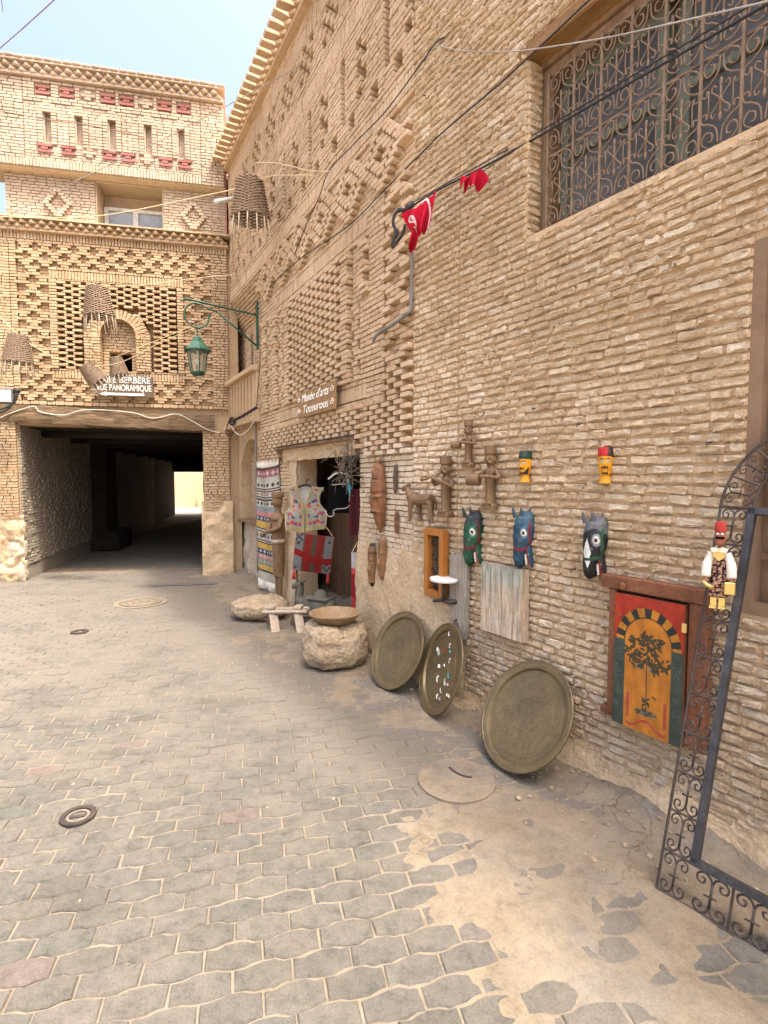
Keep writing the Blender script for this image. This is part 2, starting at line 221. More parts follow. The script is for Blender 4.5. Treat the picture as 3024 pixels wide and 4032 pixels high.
# ------------------------------------------------------------------ mesh builders
class MB:
    def __init__(s): s.v = []; s.f = []; s.mi = []; s.col = {}
    def add(s, v, f, m=0):
        k = len(s.v); s.v.extend([tuple(p) for p in v]); s.f.extend([tuple(i + k for i in q) for q in f]); s.mi.extend([m] * len(f)); return s
    def box(s, c, size, rot=None, m=0, taper=None):
        hx, hy, hz = size[0] / 2, size[1] / 2, size[2] / 2; vv = []
        for z in (-1, 1):
            k = taper if (taper and z > 0) else 1
            for (x, y) in ((-1, -1), (1, -1), (1, 1), (-1, 1)): vv.append(Vector((x * hx * k, y * hy * k, z * hz)))
        if rot is not None: vv = [rot @ p for p in vv]
        c = Vector(c); return s.add([p + c for p in vv], [(0, 3, 2, 1), (4, 5, 6, 7), (0, 1, 5, 4), (1, 2, 6, 5), (2, 3, 7, 6), (3, 0, 4, 7)], m)
    def rbox(s, c, size, b=0.01, rot=None, m=0):           # box with chamfered edges
        h = [v / 2 for v in size]; b = min(b, min(h) * 0.8); vv = []; c = Vector(c)
        for (z, q) in ((-h[2], b), (-h[2] + b, 0), (h[2] - b, 0), (h[2], b)):
            x, y = h[0] - q, h[1] - q
            for p in ((-x + b, -y), (x - b, -y), (x, -y + b), (x, y - b), (x - b, y), (-x + b, y), (-x, y - b), (-x, -y + b)): vv.append(Vector((p[0], p[1], z)))
        if rot is not None: vv = [rot @ p for p in vv]
        f = [tuple(range(7, -1, -1)), tuple(range(24, 32))]
        for k in range(3):
            for i in range(8): f.append((k * 8 + i, k * 8 + (i + 1) % 8, k * 8 + 8 + (i + 1) % 8, k * 8 + 8 + i))
        return s.add([p + c for p in vv], f, m)
    def tube(s, pts, r, n=6, m=0, cap=True, flat=1.0):
        pts = [Vector(p) for p in pts]; N = len(pts); rr = r if hasattr(r, '__len__') else [r] * N
        T = [(pts[min(i + 1, N - 1)] - pts[max(i - 1, 0)]).normalized() for i in range(N)]
        up = Vector((0, 0, 1)) if abs(T[0].z) < 0.9 else Vector((1, 0, 0))
        U = T[0].cross(up).normalized(); vv = []
        for i in range(N):
            U = (U - T[i] * U.dot(T[i])); U = U.normalized() if U.length > 1e-6 else T[i].orthogonal().normalized()
            W = T[i].cross(U)
            for k in range(n):
                a = 2 * math.pi * k / n; vv.append(pts[i] + U * (math.cos(a) * rr[i]) + W * (math.sin(a) * rr[i] * flat))
        f = [(i * n + k, i * n + (k + 1) % n, (i + 1) * n + (k + 1) % n, (i + 1) * n + k) for i in range(N - 1) for k in range(n)]
        if cap: f += [tuple(range(n - 1, -1, -1)), tuple((N - 1) * n + k for k in range(n))]
        return s.add(vv, f, m)
    def lathe(s, prof, n=24, c=(0, 0, 0), m=0, axis='z', jit=0.0, cap=True, sx=1.0, sy=1.0):
        c = Vector(c); vv = []
        for (r, z) in prof:
            for k in range(n):
                a = 2 * math.pi * k / n; p = Vector((r * math.cos(a) * sx, r * math.sin(a) * sy, z))
                if axis == 'y': p = Vector((p.x, p.z, p.y))
                if jit: p += p.normalized() * jit * noise.fractal(p * 6 + c * 3.1, 1.0, 2.0, 4)
                vv.append(p + c)
        N = len(prof); f = [(i * n + k, i * n + (k + 1) % n, (i + 1) * n + (k + 1) % n, (i + 1) * n + k) for i in range(N - 1) for k in range(n)]
        if cap: f += [tuple(range(n - 1, -1, -1)), tuple((N - 1) * n + k for k in range(n))]
        return s.add(vv, f, m)
    def ell(s, c, r, n=12, k=8, m=0, rot=None):
        c = Vector(c); vv = [Vector((0, 0, -r[2]))]; 
        for i in range(1, k):
            t_ = -math.pi / 2 + math.pi * i / k
            for j in range(n): a = 2 * math.pi * j / n; vv.append(Vector((r[0] * math.cos(t_) * math.cos(a), r[1] * math.cos(t_) * math.sin(a), r[2] * math.sin(t_))))
        vv.append(Vector((0, 0, r[2])))
        if rot is not None: vv = [rot @ p for p in vv]
        f = [(0, 1 + (j + 1) % n, 1 + j) for j in range(n)]
        for i in range(k - 2):
            for j in range(n): f.append((1 + i * n + j, 1 + i * n + (j + 1) % n, 1 + (i + 1) * n + (j + 1) % n, 1 + (i + 1) * n + j))
        e = len(vv) - 1; f += [(e, 1 + (k - 2) * n + j, 1 + (k - 2) * n + (j + 1) % n) for j in range(n)]
        return s.add([p + c for p in vv], f, m)
    def plate(s, outline, y0, y1, m=0):                     # polygon in x,z extruded along y
        n = len(outline); vv = [(p[0], y0, p[1]) for p in outline] + [(p[0], y1, p[1]) for p in outline]
        f = [tuple(range(n)), tuple(range(2 * n - 1, n - 1, -1))] + [(i, n + i, n + (i + 1) % n, (i + 1) % n) for i in range(n)]
        return s.add(vv, f, m)
    def grid(s, nu, nv, fn, m=0, thick=None):               # fn(u,v)->(x,y,z[,colour])
        k0 = len(s.v); vv = []
        for j in range(nv + 1):
            for i in range(nu + 1):
                q = fn(i / nu, j / nv); vv.append(tuple(q[:3]))
                if len(q) > 3: s.col[k0 + len(vv) - 1] = q[3]
        f = [(j * (nu + 1) + i, j * (nu + 1) + i + 1, (j + 1) * (nu + 1) + i + 1, (j + 1) * (nu + 1) + i) for j in range(nv) for i in range(nu)]
        return s.add(vv, f, m)
    def build(s, name, mats, parent=None, smooth=False, loc=None, rz=None, rot=None, sharp=None):
        me = bpy.data.meshes.new(name); me.from_pydata(s.v, [], s.f); 
        for mm in (mats if isinstance(mats, (list, tuple)) else [mats]): me.materials.append(MATS[mm])
        if isinstance(mats, (list, tuple)) and len(mats) > 1: me.polygons.foreach_set('material_index', s.mi)
        if s.col:
            a = me.color_attributes.new('Col', 'FLOAT_COLOR', 'POINT')
            arr = np.ones((len(s.v), 4), dtype=np.float32); arr[:, :3] = 0.5
            for k, c in s.col.items(): arr[k, :3] = c
            a.data.foreach_set('color', arr.ravel())
        if smooth: me.polygons.foreach_set('use_smooth', [True] * len(me.polygons))
        me.update()
        if sharp is not None: me.set_sharp_from_angle(angle=R(sharp))
        o = bpy.data.objects.new(name, me); COL.objects.link(o)
        if parent is not None: o.parent = parent
        if loc is not None: o.location = loc
        if rz is not None: o.rotation_euler = (0, 0, rz)
        if rot is not None: o.rotation_euler = rot
        return o
def tag(o, label=None, cat=None, group=None, kind=None):
    if label: o['label'] = label
    if cat: o['category'] = cat
    if group: o['group'] = group
    if kind: o['kind'] = kind
    return o
def empty(name, loc=(0, 0, 0), rz=0.0, label=None, cat=None, group=None):
    o = bpy.data.objects.new(name, None); COL.objects.link(o); o.location = loc; o.rotation_euler = (0, 0, rz); o.empty_display_size = 0.1
    return tag(o, label, cat, group)
def fempty(name, fr, x, y, z, label, cat, group=None, dz=0.0): return empty(name, fr.w(x, y, z), fr.th + dz, label, cat, group)
def copy_tree(o, parent=None):
    c = o.copy(); COL.objects.link(c)
    if parent is not None: c.parent = parent
    for ch in list(o.children): copy_tree(ch, c)
    return c
def remesh(o, vox, smooth_it=2):
    m = o.modifiers.new('remesh', 'REMESH'); m.mode = 'VOXEL'; m.voxel_size = vox; m.use_smooth_shade = True
    if smooth_it: s = o.modifiers.new('smooth', 'SMOOTH'); s.iterations = smooth_it; s.factor = 0.5
    return o
def spiral(cx, cz, r0, r1, a0, turns, n=14, y=0.0, flip=1):
    return [(cx + (r0 + (r1 - r0) * i / n) * math.cos(a0 + flip * turns * 2 * math.pi * i / n), y, cz + (r0 + (r1 - r0) * i / n) * math.sin(a0 + flip * turns * 2 * math.pi * i / n)) for i in range(n + 1)]
def smooth_path(pts, k=6):
    P = [Vector(p) for p in pts]; o = []
    for i in range(len(P) - 1):
        p0, p1, p2, p3 = P[max(i - 1, 0)], P[i], P[i + 1], P[min(i + 2, len(P) - 1)]
        for j in range(k):
            t_ = j / k; o.append(0.5 * ((2 * p1) + (p2 - p0) * t_ + (2 * p0 - 5 * p1 + 4 * p2 - p3) * t_ ** 2 + (3 * p1 - p0 - 3 * p2 + p3) * t_ ** 3))
    o.append(P[-1]); return o
def hidden_slabs(mb, x0, x1, z0, z1, y0, y1, holes, m=0):  # wall slab with rectangular openings, as butted boxes
    xs = sorted({x0, x1, *[h[0] for h in holes], *[h[1] for h in holes]}); xs = [x for x in xs if x0 <= x <= x1]
    for i in range(len(xs) - 1):
        a, b = xs[i], xs[i + 1]; c = (a + b) / 2; hs = sorted([(h[2], h[3]) for h in holes if h[0] < c < h[1]]); z = z0
        for (p, q) in hs + [(z1, z1)]:
            p = max(p, z0); p = min(p, z1)
            if p > z + 1e-5: mb.box(((a + b) / 2, (y0 + y1) / 2, (z + p) / 2), (b - a, abs(y1 - y0), p - z), m=m)
            z = max(z, q)
    return mb
# ------------------------------------------------------------------ brick engine
RING = [(-.5, -.27), (-.465, -.5), (0.02, -.5), (.465, -.5), (.5, -.27), (.5, .27), (.465, .5), (-.03, .5), (-.465, .5), (-.5, .27)]
NW = 16; NT = 24                                                # worn templates first, then crisp ones
def make_template(j):
    vv = []; worn = j < NW
    for (y, sx, sz, ja) in (((0.0, 1.0, 1.0, 0.015), (-0.60, 0.98, 0.96, 0.07), (-1.0, 0.90, 0.74, 0.10)) if worn else ((0.0, 1.0, 1.0, 0.0), (-0.90, 0.995, 0.985, 0.010), (-1.0, 0.972, 0.88, 0.014))):
        for (a, b_) in RING:
            vv.append(((a * sx + rng.uniform(-1, 1) * ja * 0.5), y + (rng.uniform(-1, 1) * (0.24 if worn else 0.02) if y == -1.0 else 0), (b_ * sz + rng.uniform(-1, 1) * ja * 1.8)))
    f = []
    n = len(RING)
    for k in (0, 1):
        for i in range(n): f.append((k * n + i, k * n + (i + 1) % n, (k + 1) * n + (i + 1) % n, (k + 1) * n + i))
    f.append(tuple(range(2 * n, 3 * n)))
    return np.array(vv), f
TPL = [make_template(j) for j in range(NT)]
TPL_MESH = {}
def tpl_mesh(k, mat):
    if (k, mat) not in TPL_MESH:
        me = bpy.data.meshes.new('brick'); me.from_pydata(TPL[k][0].tolist(), [], TPL[k][1]); me.materials.append(MATS[mat])
        me.polygons.foreach_set('use_smooth', [False] * len(me.polygons)); me.update(); TPL_MESH[(k, mat)] = me
    return TPL_MESH[(k, mat)]
def project(p):
    z = p[2] - EYE; f = p[1] * math.cos(PITCH) - z * math.sin(PITCH); u = p[1] * math.sin(PITCH) + z * math.cos(PITCH)
    if f < 0.1: return None
    return 1512 + F_PX * p[0] / f, 2016 - F_PX * u / f, f
def emit(recs, fr, root, mat, limit=300, name='brick', rest='brickwork', worn=False):
    """recs: (x, z, length, height, y_back, y_front, roll) - the largest in view become objects, the rest one mesh"""
    sc = []
    for i, r_ in enumerate(recs):
        q = project(fr.w(r_[0], r_[5], r_[1])); s_ = 0
        if q and -20 < q[0] < 3044 and -20 < q[1] < 4052: s_ = r_[2] * r_[3] / (q[2] ** 2)
        sc.append(s_)
    order = sorted(range(len(recs)), key=lambda i: -sc[i]); single = set(i for i in order[:limit] if sc[i] > 0)
    V = []; Fc = []; n0 = 0
    for i, (x, z, L, H, yb, yf, ro) in enumerate(recs):
        k = random.randrange(NW) if worn else random.randrange(NW, NT); D = yb - yf
        if i in single:
            o = bpy.data.objects.new(name, tpl_mesh(k, mat)); COL.objects.link(o); o.parent = root
            o.location = (x, yb, z); o.scale = (L, D, H); o.rotation_euler = (0, ro, 0)
        else:
            T = TPL[k][0] * np.array([L, D, H]); c, s_ = math.cos(ro), math.sin(ro)
            X = T[:, 0] * c + T[:, 2] * s_ + x; Z = -T[:, 0] * s_ + T[:, 2] * c + z
            V.append(np.stack([X, T[:, 1] + yb, Z], 1)); Fc.extend([tuple(j + n0 for j in f) for f in TPL[k][1]]); n0 += len(T)
    if V:
        V = np.concatenate(V); me = bpy.data.meshes.new(rest); me.from_pydata(V.tolist(), [], Fc); me.materials.append(MATS[mat])
        me.polygons.foreach_set('use_smooth', [False] * len(me.polygons)); me.update()
        o = bpy.data.objects.new(rest, me); COL.objects.link(o); o.parent = root; o['kind'] = 'stuff'
def inside(x, z, holes): return any(h[0] < x < h[1] and h[2] < z < h[3] for h in holes)
def plain(recs, x0, x1, z0, z1, p=0.045, lm=(0.10, 0.17), yb=0.012, yf=(-0.012, -0.004), holes=(), gap=0.008, fill=0.80, wav=0.0, roll=0.008, strips=None, rough_=False):
    n = max(1, round((z1 - z0) / p)); p = (z1 - z0) / n
    for r_ in range(n):
        z = z0 + (r_ + 0.5) * p
        cuts = sorted([(h[0], h[1]) for h in holes if h[2] - p * 0.3 < z < h[3] + p * 0.3]); segs = []; a = x0
        for (c0, c1) in cuts:
            if c0 > a: segs.append((a, min(c0, x1)))
            a = max(a, c1)
        if a < x1: segs.append((a, x1))
        for (a, b_) in segs:
            if strips is not None and b_ - a > 0.02: strips.append((a, b_, z, p))
            x = a; first = True
            while x < b_ - 0.015:
                L = random.uniform(*lm)
                if first and (r_ % 2): L *= random.uniform(0.45, 0.6)
                first = False
                if b_ - (x + L) < lm[0] * 0.55: L = b_ - x
                L = min(L, b_ - x)
                dz = wav * noise.noise(Vector((x * 1.4, z * 2.2, 1.7))) if wav else 0
                h = p * fill * (random.uniform(0.78, 1.12) if rough_ else random.uniform(0.93, 1.06))
                recs.append((x + L / 2, z + dz + random.uniform(-1, 1) * (.0035 if rough_ else .0012), max(L - gap * (random.uniform(.5, 1.5) if rough_ else 1), 0.02), h, yb, random.uniform(*yf), random.uniform(-roll, roll)))
                x += L
def soldier(recs, x0, x1, z0, z1, w_=0.046, yb=0.012, yf=(-0.008, -0.003), holes=()):
    n = max(1, round((x1 - x0) / w_)); w_ = (x1 - x0) / n
    for i in range(n):
        x = x0 + (i + 0.5) * w_
        if inside(x, (z0 + z1) / 2, holes): continue
        recs.append((x, (z0 + z1) / 2, (z1 - z0) * 0.97, w_ * 0.84, yb, random.uniform(*yf), math.pi / 2 + random.uniform(-.02, .02)))
def lattice(recs, x0, x1, z0, z1, S=0.2, L=0.125, p=0.045, yb=0.06, yf=-0.05, holes=(), ph=0.0):
    n = max(1, round((z1 - z0) / p)); p = (z1 - z0) / n
    for r_ in range(n):
        z = z0 + (r_ + 0.5) * p; x = x0 + S * (0.25 + 0.5 * ((r_ + 1) % 2)) - S * ph
        while x < x1 - L * 0.3:
            if x > x0 + L * 0.3 and not inside(x, z, holes): recs.append((x, z, L * random.uniform(.94, 1.06), p * 0.86, yb, yf + random.uniform(-.004, .004), random.uniform(-.008, .008)))
            x += S
def diamond(recs, x0, x1, z0, z1, Sx=0.43, Sz=0.40, L=0.11, p=0.045, yb=0.06, yf=-0.045, th=0.30, holes=(), cx=None, cz=None, fillback=None):
    n = max(1, round((z1 - z0) / p)); p = (z1 - z0) / n; cx = x0 if cx is None else cx; cz = z0 if cz is None else cz
    st = L * 0.54
    for r_ in range(n):
        z = z0 + (r_ + 0.5) * p; m_ = int((x1 - x0) / st); last = -9
        for i in range(m_ + 1):
            x = x0 + (i + 0.5) * (x1 - x0) / (m_ + 1)
            a = ((x - cx) / Sx + (z - cz) / Sz) % 1; b_ = ((x - cx) / Sx - (z - cz) / Sz) % 1
            if (abs(a - .5) < th / 2 or abs(b_ - .5) < th / 2) and x - last > L * 0.9 and not inside(x, z, holes):
                recs.append((x, z, L * random.uniform(.93, 1.05), p * 0.86, yb, yf + random.uniform(-.004, .004), random.uniform(-.008, .008))); last = x
def dchain(recs, x0, x1, z0, z1, half=4, step=.05, L=.105, p=.045, yb=.056, yf=-.03, x_ref=None, z_ref=None, holes=()):
    n = max(1, round((z1 - z0) / p)); p = (z1 - z0) / n; Sx = 2 * half * step; xr = x0 + Sx / 2 if x_ref is None else x_ref
    for r_ in range(n):
        z = z0 + (r_ + .5) * p; t_ = r_ % (2 * half); k = t_ if t_ <= half else 2 * half - t_; done = []
        i0 = int((x0 - xr) / Sx) - 2
        for i in range(i0, i0 + int((x1 - x0) / Sx) + 5):
            for sg in (-1, 1):
                x = xr + i * Sx + sg * k * step
                if x - L / 2 < x0 - .03 or x + L / 2 > x1 + .03 or inside(x, z, holes) or any(abs(x - q) < L * .6 for q in done): continue
                done.append(x); recs.append((x, z, L * random.uniform(.95, 1.04), p * .87, yb, yf + random.uniform(-.006, .006), random.uniform(-.015, .015)))
def rib(recs, x, wd, z0, z1, p=0.045, yb=0.06, yf=-0.045, alt=0.35):
    n = max(1, round((z1 - z0) / p)); p = (z1 - z0) / n
    for r_ in range(n):
        z = z0 + (r_ + .5) * p; k = (alt if (r_ % 4) < 2 else -alt) * wd * 0.3
        recs.append((x + k, z, wd * random.uniform(.92, 1.05), p * .86, yb, yf + random.uniform(-.01, .01), random.uniform(-.015, .015)))
def mortar_strips(mb, strips, y0=0.010, y1=-0.002, k=0.62):
    for (a, b_, z, p) in strips: mb.box(((a + b_) / 2, (y0 + y1) / 2, z), (b_ - a, y0 - y1, p * k))
def rough_sheet(name, parent, x0, x1, z0, z1, fn, mat, step=0.03):
    """plaster skin over a wall: fn(x,z)->how far it stands out of the brick face (negative: lost behind the bricks)"""
    mb = MB(); nu = max(2, int((x1 - x0) / step)); nv = max(2, int((z1 - z0) / step))
    mb.grid(nu, nv, lambda u, v: (lambda x, z: (x, -fn(x, z), z))(x0 + (x1 - x0) * u, z0 + (z1 - z0) * v))
    return mb.build(name, mat, parent, smooth=True)
fr3 = lambda x, z, s_, o=0.0: noise.fractal(Vector((x * s_, z * s_, o)), 1.0, 2.0, 5)

# ================================================================== plain brick building (right)
bA = empty('plain_brick_building', FA.o, FA.th, 'weathered sand-coloured brick building with the wrought-iron grilled window, its wall hung with carvings', 'building')
WIN = (1.08, 3.2, 3.03, 4.12); SHU = (2.29, 3.15, 1.04, 2.57)
mb = MB(); hidden_slabs(mb, -0.02, 8.0, -0.3, 6.7, 0.008, 0.45, [(1.08, 3.2, 3.03, 4.12), SHU])
mb.box((1.8, 0.46 + 2.0, 3.2), (3.5, 4.0, 7.0)); mb.box((4.9, 2.46, 6.7), (9.9, 4.9, 0.1)); mb.box((6.0, 2.46, 3.2), (4.9, 4.0, 7.0))
strips = []; rA = []
plain(rA, -0.02, 0.497, 0.0, 5.75, p=0.0462, lm=(0.065, 0.15), yb=0.010, yf=(-0.016, -0.006), wav=0.014, roll=0.025, strips=strips, fill=0.82, gap=0.016, rough_=True)
plain(rA, 0.503, 3.5, 0.0, 5.75, p=0.0462, lm=(0.065, 0.165), yb=0.010, yf=(-0.016, -0.006), wav=0.016, roll=0.025, holes=[WIN, SHU], strips=strips, fill=0.82, gap=0.016, rough_=True)
mortar_strips(mb, strips, 0.008, -0.001, 0.62)
mb.build('wall', 'mortar', bA)
cream = [r_ for r_ in rA if .62 < r_[1] < 2.3 and random.random() < .95 - .75 * max(0, r_[0]) / 1.0 - .5 * abs(r_[1] - 1.45)]; cs_ = set(id(r_) for r_ in cream)
emit([r_ for r_ in rA if id(r_) not in cs_], FA, bA, 'brick_plain', limit=270, worn=True); emit(cream, FA, bA, 'brick_cream', limit=30, rest='cream_brickwork', worn=True)
rJ = []; plain(rJ, 0.0, 0.115, 3.03, 4.03, p=0.0462, lm=(.2, .3), yb=.012, yf=(-.016, -.006), fill=.76)
jb_ = empty('window_jamb', (1.08, 0, 0), math.pi / 2); jb_.parent = bA; emit(rJ, Frame(*FA.w(1.08, 0, 0)[:2], FA.th + math.pi / 2), jb_, 'brick_plain', worn=True)
# eroded plaster and sand skin along the foot of the wall
rough_sheet('plaster_skin', bA, 0.0, 3.6, -0.02, 0.62, lambda x, z: 0.005 + 0.05 * max(0, 0.16 - z) / 0.16 - 0.06 * max(0, z - 0.1) + 0.02 * fr3(x, z, 3.2, 4) + 0.01 * fr3(x, z, 14, 9), 'plaster')
rough_sheet('plaster_patch', bA, -0.02, 0.62, -0.02, 1.2, lambda x, z: 0.032 - 0.055 * max(0, z - 0.62 + 0.9 * (x - 0.1)) + 0.018 * fr3(x, z, 4, 2) + 0.012 * fr3(x, z, 16, 3), 'plaster')

# grilled window of the plain building
wd = MB(); x0, x1, z0, z1 = WIN
wd.box((1.105 + .03, 0.15, (z0 + 3.98) / 2), (0.07, 0.07, 3.98 - z0)); wd.box((2.15, 0.15, 3.985 - 0.03), (2.10, 0.072, 0.075)); wd.box((2.15, 0.152, z0 + 0.02), (2.10, 0.07, 0.05))
win = wd.build('window', 'window_wood', bA)
lt = MB(); lt.rbox((2.2, 0.07, 4.075), (2.42, 0.16, 0.085), 0.008); lt.build('lintel', 'lintel_wood', win)
tr = MB(); tr.box((2.15, 0.2, 4.02), (2.12, 0.2, 0.03)); tr.build('head_board', 'window_wood', win)
for (a, b_) in ((1.17, 1.80), (1.86, 2.50), (2.56, 3.15)):
    sh = MB()
    for (xa, xb, za, zb) in ((a, a + 0.05, z0 + .04, 3.92), (b_ - 0.05, b_, z0 + .04, 3.92), (a + .05, b_ - .05, z0 + .04, z0 + .10), (a + .05, b_ - .05, 3.86, 3.92), (a + .05, b_ - .05, 3.47, 3.50)):
        sh.box(((xa + xb) / 2, 0.205, (za + zb) / 2), (xb - xa, 0.03, zb - za))
    so = sh.build('sash', 'pale_green', win)
    for (za, zb) in ((z0 + .10, 3.46), (3.51, 3.86)):
        gp = MB(); gp.box(((a + b_) / 2, 0.212, (za + zb) / 2), (b_ - a - .1, 0.006, zb - za)); gp.build('pane', 'dusty_glass', so)
cu = MB()
cu.grid(160, 2, lambda u, v: (1.15 + 2.0 * u, 0.27 + 0.012 * math.sin(u * 260) + 0.008 * math.sin(u * 91), z0 + 0.05 + 0.9 * v)); cu.build('curtain', 'grey_cable', win, smooth=True)
# wrought-iron grille: upright bars, two rails and a scroll panel in every bay
GB = [1.16, 1.335, 1.505, 1.675, 1.845, 2.015, 2.185, 2.355, 2.525, 2.70]
gr = MB()
for x in GB: gr.box((x, 0.085, (z0 + 3.94) / 2), (0.013, 0.010, 3.94 - z0 - 0.01))
for z in (3.052, 3.475, 3.925): gr.box(((GB[0] + GB[-1]) / 2, 0.0985, z), (GB[-1] - GB[0] + .02, 0.010, 0.012))
grille = gr.build('grille', 'rust_iron', win)
def scroll_panel(wd_, h):
    s_ = MB(); y = 0; q = wd_ / 2
    def T(p, r_=0.0042): s_.tube(p, r_, 5)
    for sg in (-1, 1):
        for zz, fl in ((0.0, 1), (h, -1)):
            # C scroll at the foot / head of the bay
            T(smooth_path([(sg * 0.012, 0, zz + fl * 0.015), (sg * q * .45, 0, zz + fl * .012), (sg * q * .86, 0, zz + fl * .045), (sg * q * .70, 0, zz + fl * .085), (sg * q * .38, 0, zz + fl * .075), (sg * q * .36, 0, zz + fl * .045), (sg * q * .56, 0, zz + fl * .04)], 4))
            T(smooth_path([(sg * 0.006, 0, zz + fl * .02), (sg * q * .16, 0, zz + fl * .085), (sg * q * .52, 0, zz + fl * .12), (sg * q * .86, 0, zz + fl * .135), (sg * q * .92, 0, zz + fl * .165), (sg * q * .68, 0, zz + fl * .172), (sg * q * .66, 0, zz + fl * .148)], 4))
        T([(sg * q * .58, 0, .15), (sg * q * .58, 0, h - .15)], 0.0032)
        for fl in (1, -1):
            c = h / 2 + fl * 0.018
            T(smooth_path([(0, 0, h / 2), (sg * q * .22, 0, c + fl * .008), (sg * q * .44, 0, c + fl * .03), (sg * q * .36, 0, c + fl * .052), (sg * q * .2, 0, c + fl * .04)], 4), 0.0036)
    T([(0, 0, .13), (0, 0, h - .13)], 0.0045)
    for zc in (.135, h - .135): s_.ell((0, 0, zc), (.008, .006, .022), 6, 5)
    s_.ell((0, 0, h / 2), (.009, .009, .012), 6, 5)
    return s_
sp = None
for i in range(len(GB) - 1):
    for (za, zb) in ((3.06, 3.468), (3.484, 3.918)):
        if sp is None: sp = scroll_panel(0.172, 0.42).build('scroll_panel', 'rust_iron', grille, smooth=True); o = sp
        else: o = sp.copy(); COL.objects.link(o); o.parent = grille
        o.location = ((GB[i] + GB[i + 1]) / 2, 0.085, za); o.scale = (1, 1, (zb - za) / 0.42)
# iron shutter further along
sh = MB(); a, b_, za, zb = SHU
for (xa, xb, p, q) in ((a, a + .05, za, zb), (a + .05, b_, zb - .05, zb), (a + .05, b_, za, za + .05)): sh.box(((xa + xb) / 2, 0.03, (p + q) / 2), (xb - xa, 0.06, q - p))
shutter = sh.build('iron_shutter', 'shutter_iron', bA)
pn = MB(); pn.box(((a + b_) / 2, 0.075, (za + zb) / 2), (b_ - a, 0.012, zb - za)); pn.build('shutter_panel', 'shutter_iron', shutter)
rd = MB()
rd.tube([(a + .14, 0.045, za + .02), (a + .14, 0.045, zb - .02)], 0.014, 8); rd.tube([(a + .16, 0.03, 1.36), (a + .16, 0.03, 1.75)], 0.018, 8)
for z in (1.30, 1.82, 2.40): rd.box((a + .14, 0.045, z), (0.05, 0.04, 0.03))
rd.build('bolt_rod', 'rust_iron', shutter)
lk = MB(); lk.rbox((a + .17, 0.05, 1.60), (0.14, 0.05, 0.30), 0.006)
for (dx, dz) in ((-.05, -.12), (.05, -.12), (-.05, .12), (.05, .12)): lk.ell((a + .17 + dx, 0.022, 1.60 + dz), (.012, .012, .012), 8, 5)
lk.build('lock_box', 'rust_iron', shutter)
rb = MB(); rb.box((a + .35, 0.062, 1.95), (0.66, 0.014, 0.03)); rb.box((a + .35, 0.062, 1.28), (0.66, 0.014, 0.03)); rb.build('cross_bar', 'shutter_iron', shutter)

# ================================================================== museum building (decorated front)
bB = empty('museum_building', FB.o, FB.th, 'tall museum building with raised ornamental brickwork above the open shop doorway', 'building')
DOOR = (-2.55, -0.93, -0.4, 1.86)
mb = MB(); hidden_slabs(mb, -4.0, -0.02, -0.3, 4.46, 0.03, 0.24, [DOOR])
mb.box((-3.31, 0.31, 4.60), (6.58, 0.56, .28)); mb.box((-3.31, .34, 5.53), (6.58, .50, 1.58)); mb.box((-3.31, .31, 6.465), (6.58, .56, .29)); mb.box((-3.31, .31, 5.73), (6.57, .555, .13)); mb.box((-3.31, 2.6, 6.66), (6.58, 4.4, 0.09))
# side, back, floor and ceiling of the room behind the doorway
mb.box((-4.9, 1.62, 1.2), (0.3, 2.7, 3.2)); mb.box((-0.25, 1.62, 1.2), (0.3, 2.7, 3.2)); mb.box((-2.6, 3.05, 1.2), (4.7, 0.1, 3.2)); mb.box((-2.6, 1.62, 2.6), (4.7, 2.7, 0.1))
# recessed end bay (arched niche)
hidden_slabs(mb, -6.6, -4.0, -0.3, 4.46, 0.27, 0.60, [])
rB = []; st = []
P0 = dict(p=0.045, lm=(0.11, 0.15), yb=0.032, yf=(-0.008, -0.002), fill=0.84, gap=0.009, wav=0.004, roll=0.012)
plain(rB, -4.0, -0.02, 0.0, 1.80, holes=[(-2.60, -0.93, -1, 1.80)], **P0)
plain(rB, -4.0, -3.16, 1.80, 1.84, **P0); plain(rB, -0.93, -0.78, 1.80, 2.27, **P0)
lattice(rB, -4.0, -0.80, 1.84, 2.29, S=0.19, L=0.12, yb=.032, yf=-0.045, holes=[(-3.16, -0.93, 1.0, 2.035)])
lattice(rB, -0.80, -0.02, 1.81, 2.29, S=0.20, L=0.125, yb=.032, yf=-0.05, ph=.2)
plain(rB, -4.0, -3.22, 2.29, 2.51, **P0); plain(rB, -3.22, -0.80, 2.29, 2.335, **P0); soldier(rB, -3.22, -0.80, 2.338, 2.47, yb=.032); plain(rB, -3.22, -0.80, 2.473, 2.515, **P0)
plain(rB, -0.80, -0.46, 2.29, 2.51, **P0); lattice(rB, -0.46, -0.02, 2.29, 2.52, S=.22, L=.13, yb=.032, yf=-.05)
# ribbed columns, net panel, recess and coarse strip
for (x, wd_, al) in ((-3.93, .11, .9), (-3.70, .16, .3), (-3.47, .12, .9), (-3.26, .15, .3), (-3.02, .11, .9), (-2.80, .14, .3)): rib(rB, x, wd_, 2.515, 3.74, yb=.032, yf=-.05 if al < .5 else -.028, alt=al)
lattice(rB, -2.71, -1.27, 2.515, 3.74, S=0.24, L=0.15, yb=.032, yf=-0.04)
rib(rB, -1.18, .15, 2.515, 3.74, yb=.032, yf=-.05, alt=.3); rib(rB, -0.98, .10, 2.515, 3.2, yb=.032, yf=-.02, alt=.8); rib(rB, -0.83, .13, 3.25, 3.74, yb=.032, yf=-.045, alt=.8)
plain(rB, -0.92, -0.47, 2.515, 3.20, **P0); plain(rB, -0.74, -0.47, 3.20, 3.74, **P0)
dchain(rB, -0.47, -0.02, 2.52, 3.97, half=3, step=.075, L=.14, yb=.032, yf=-.045, x_ref=-.245)
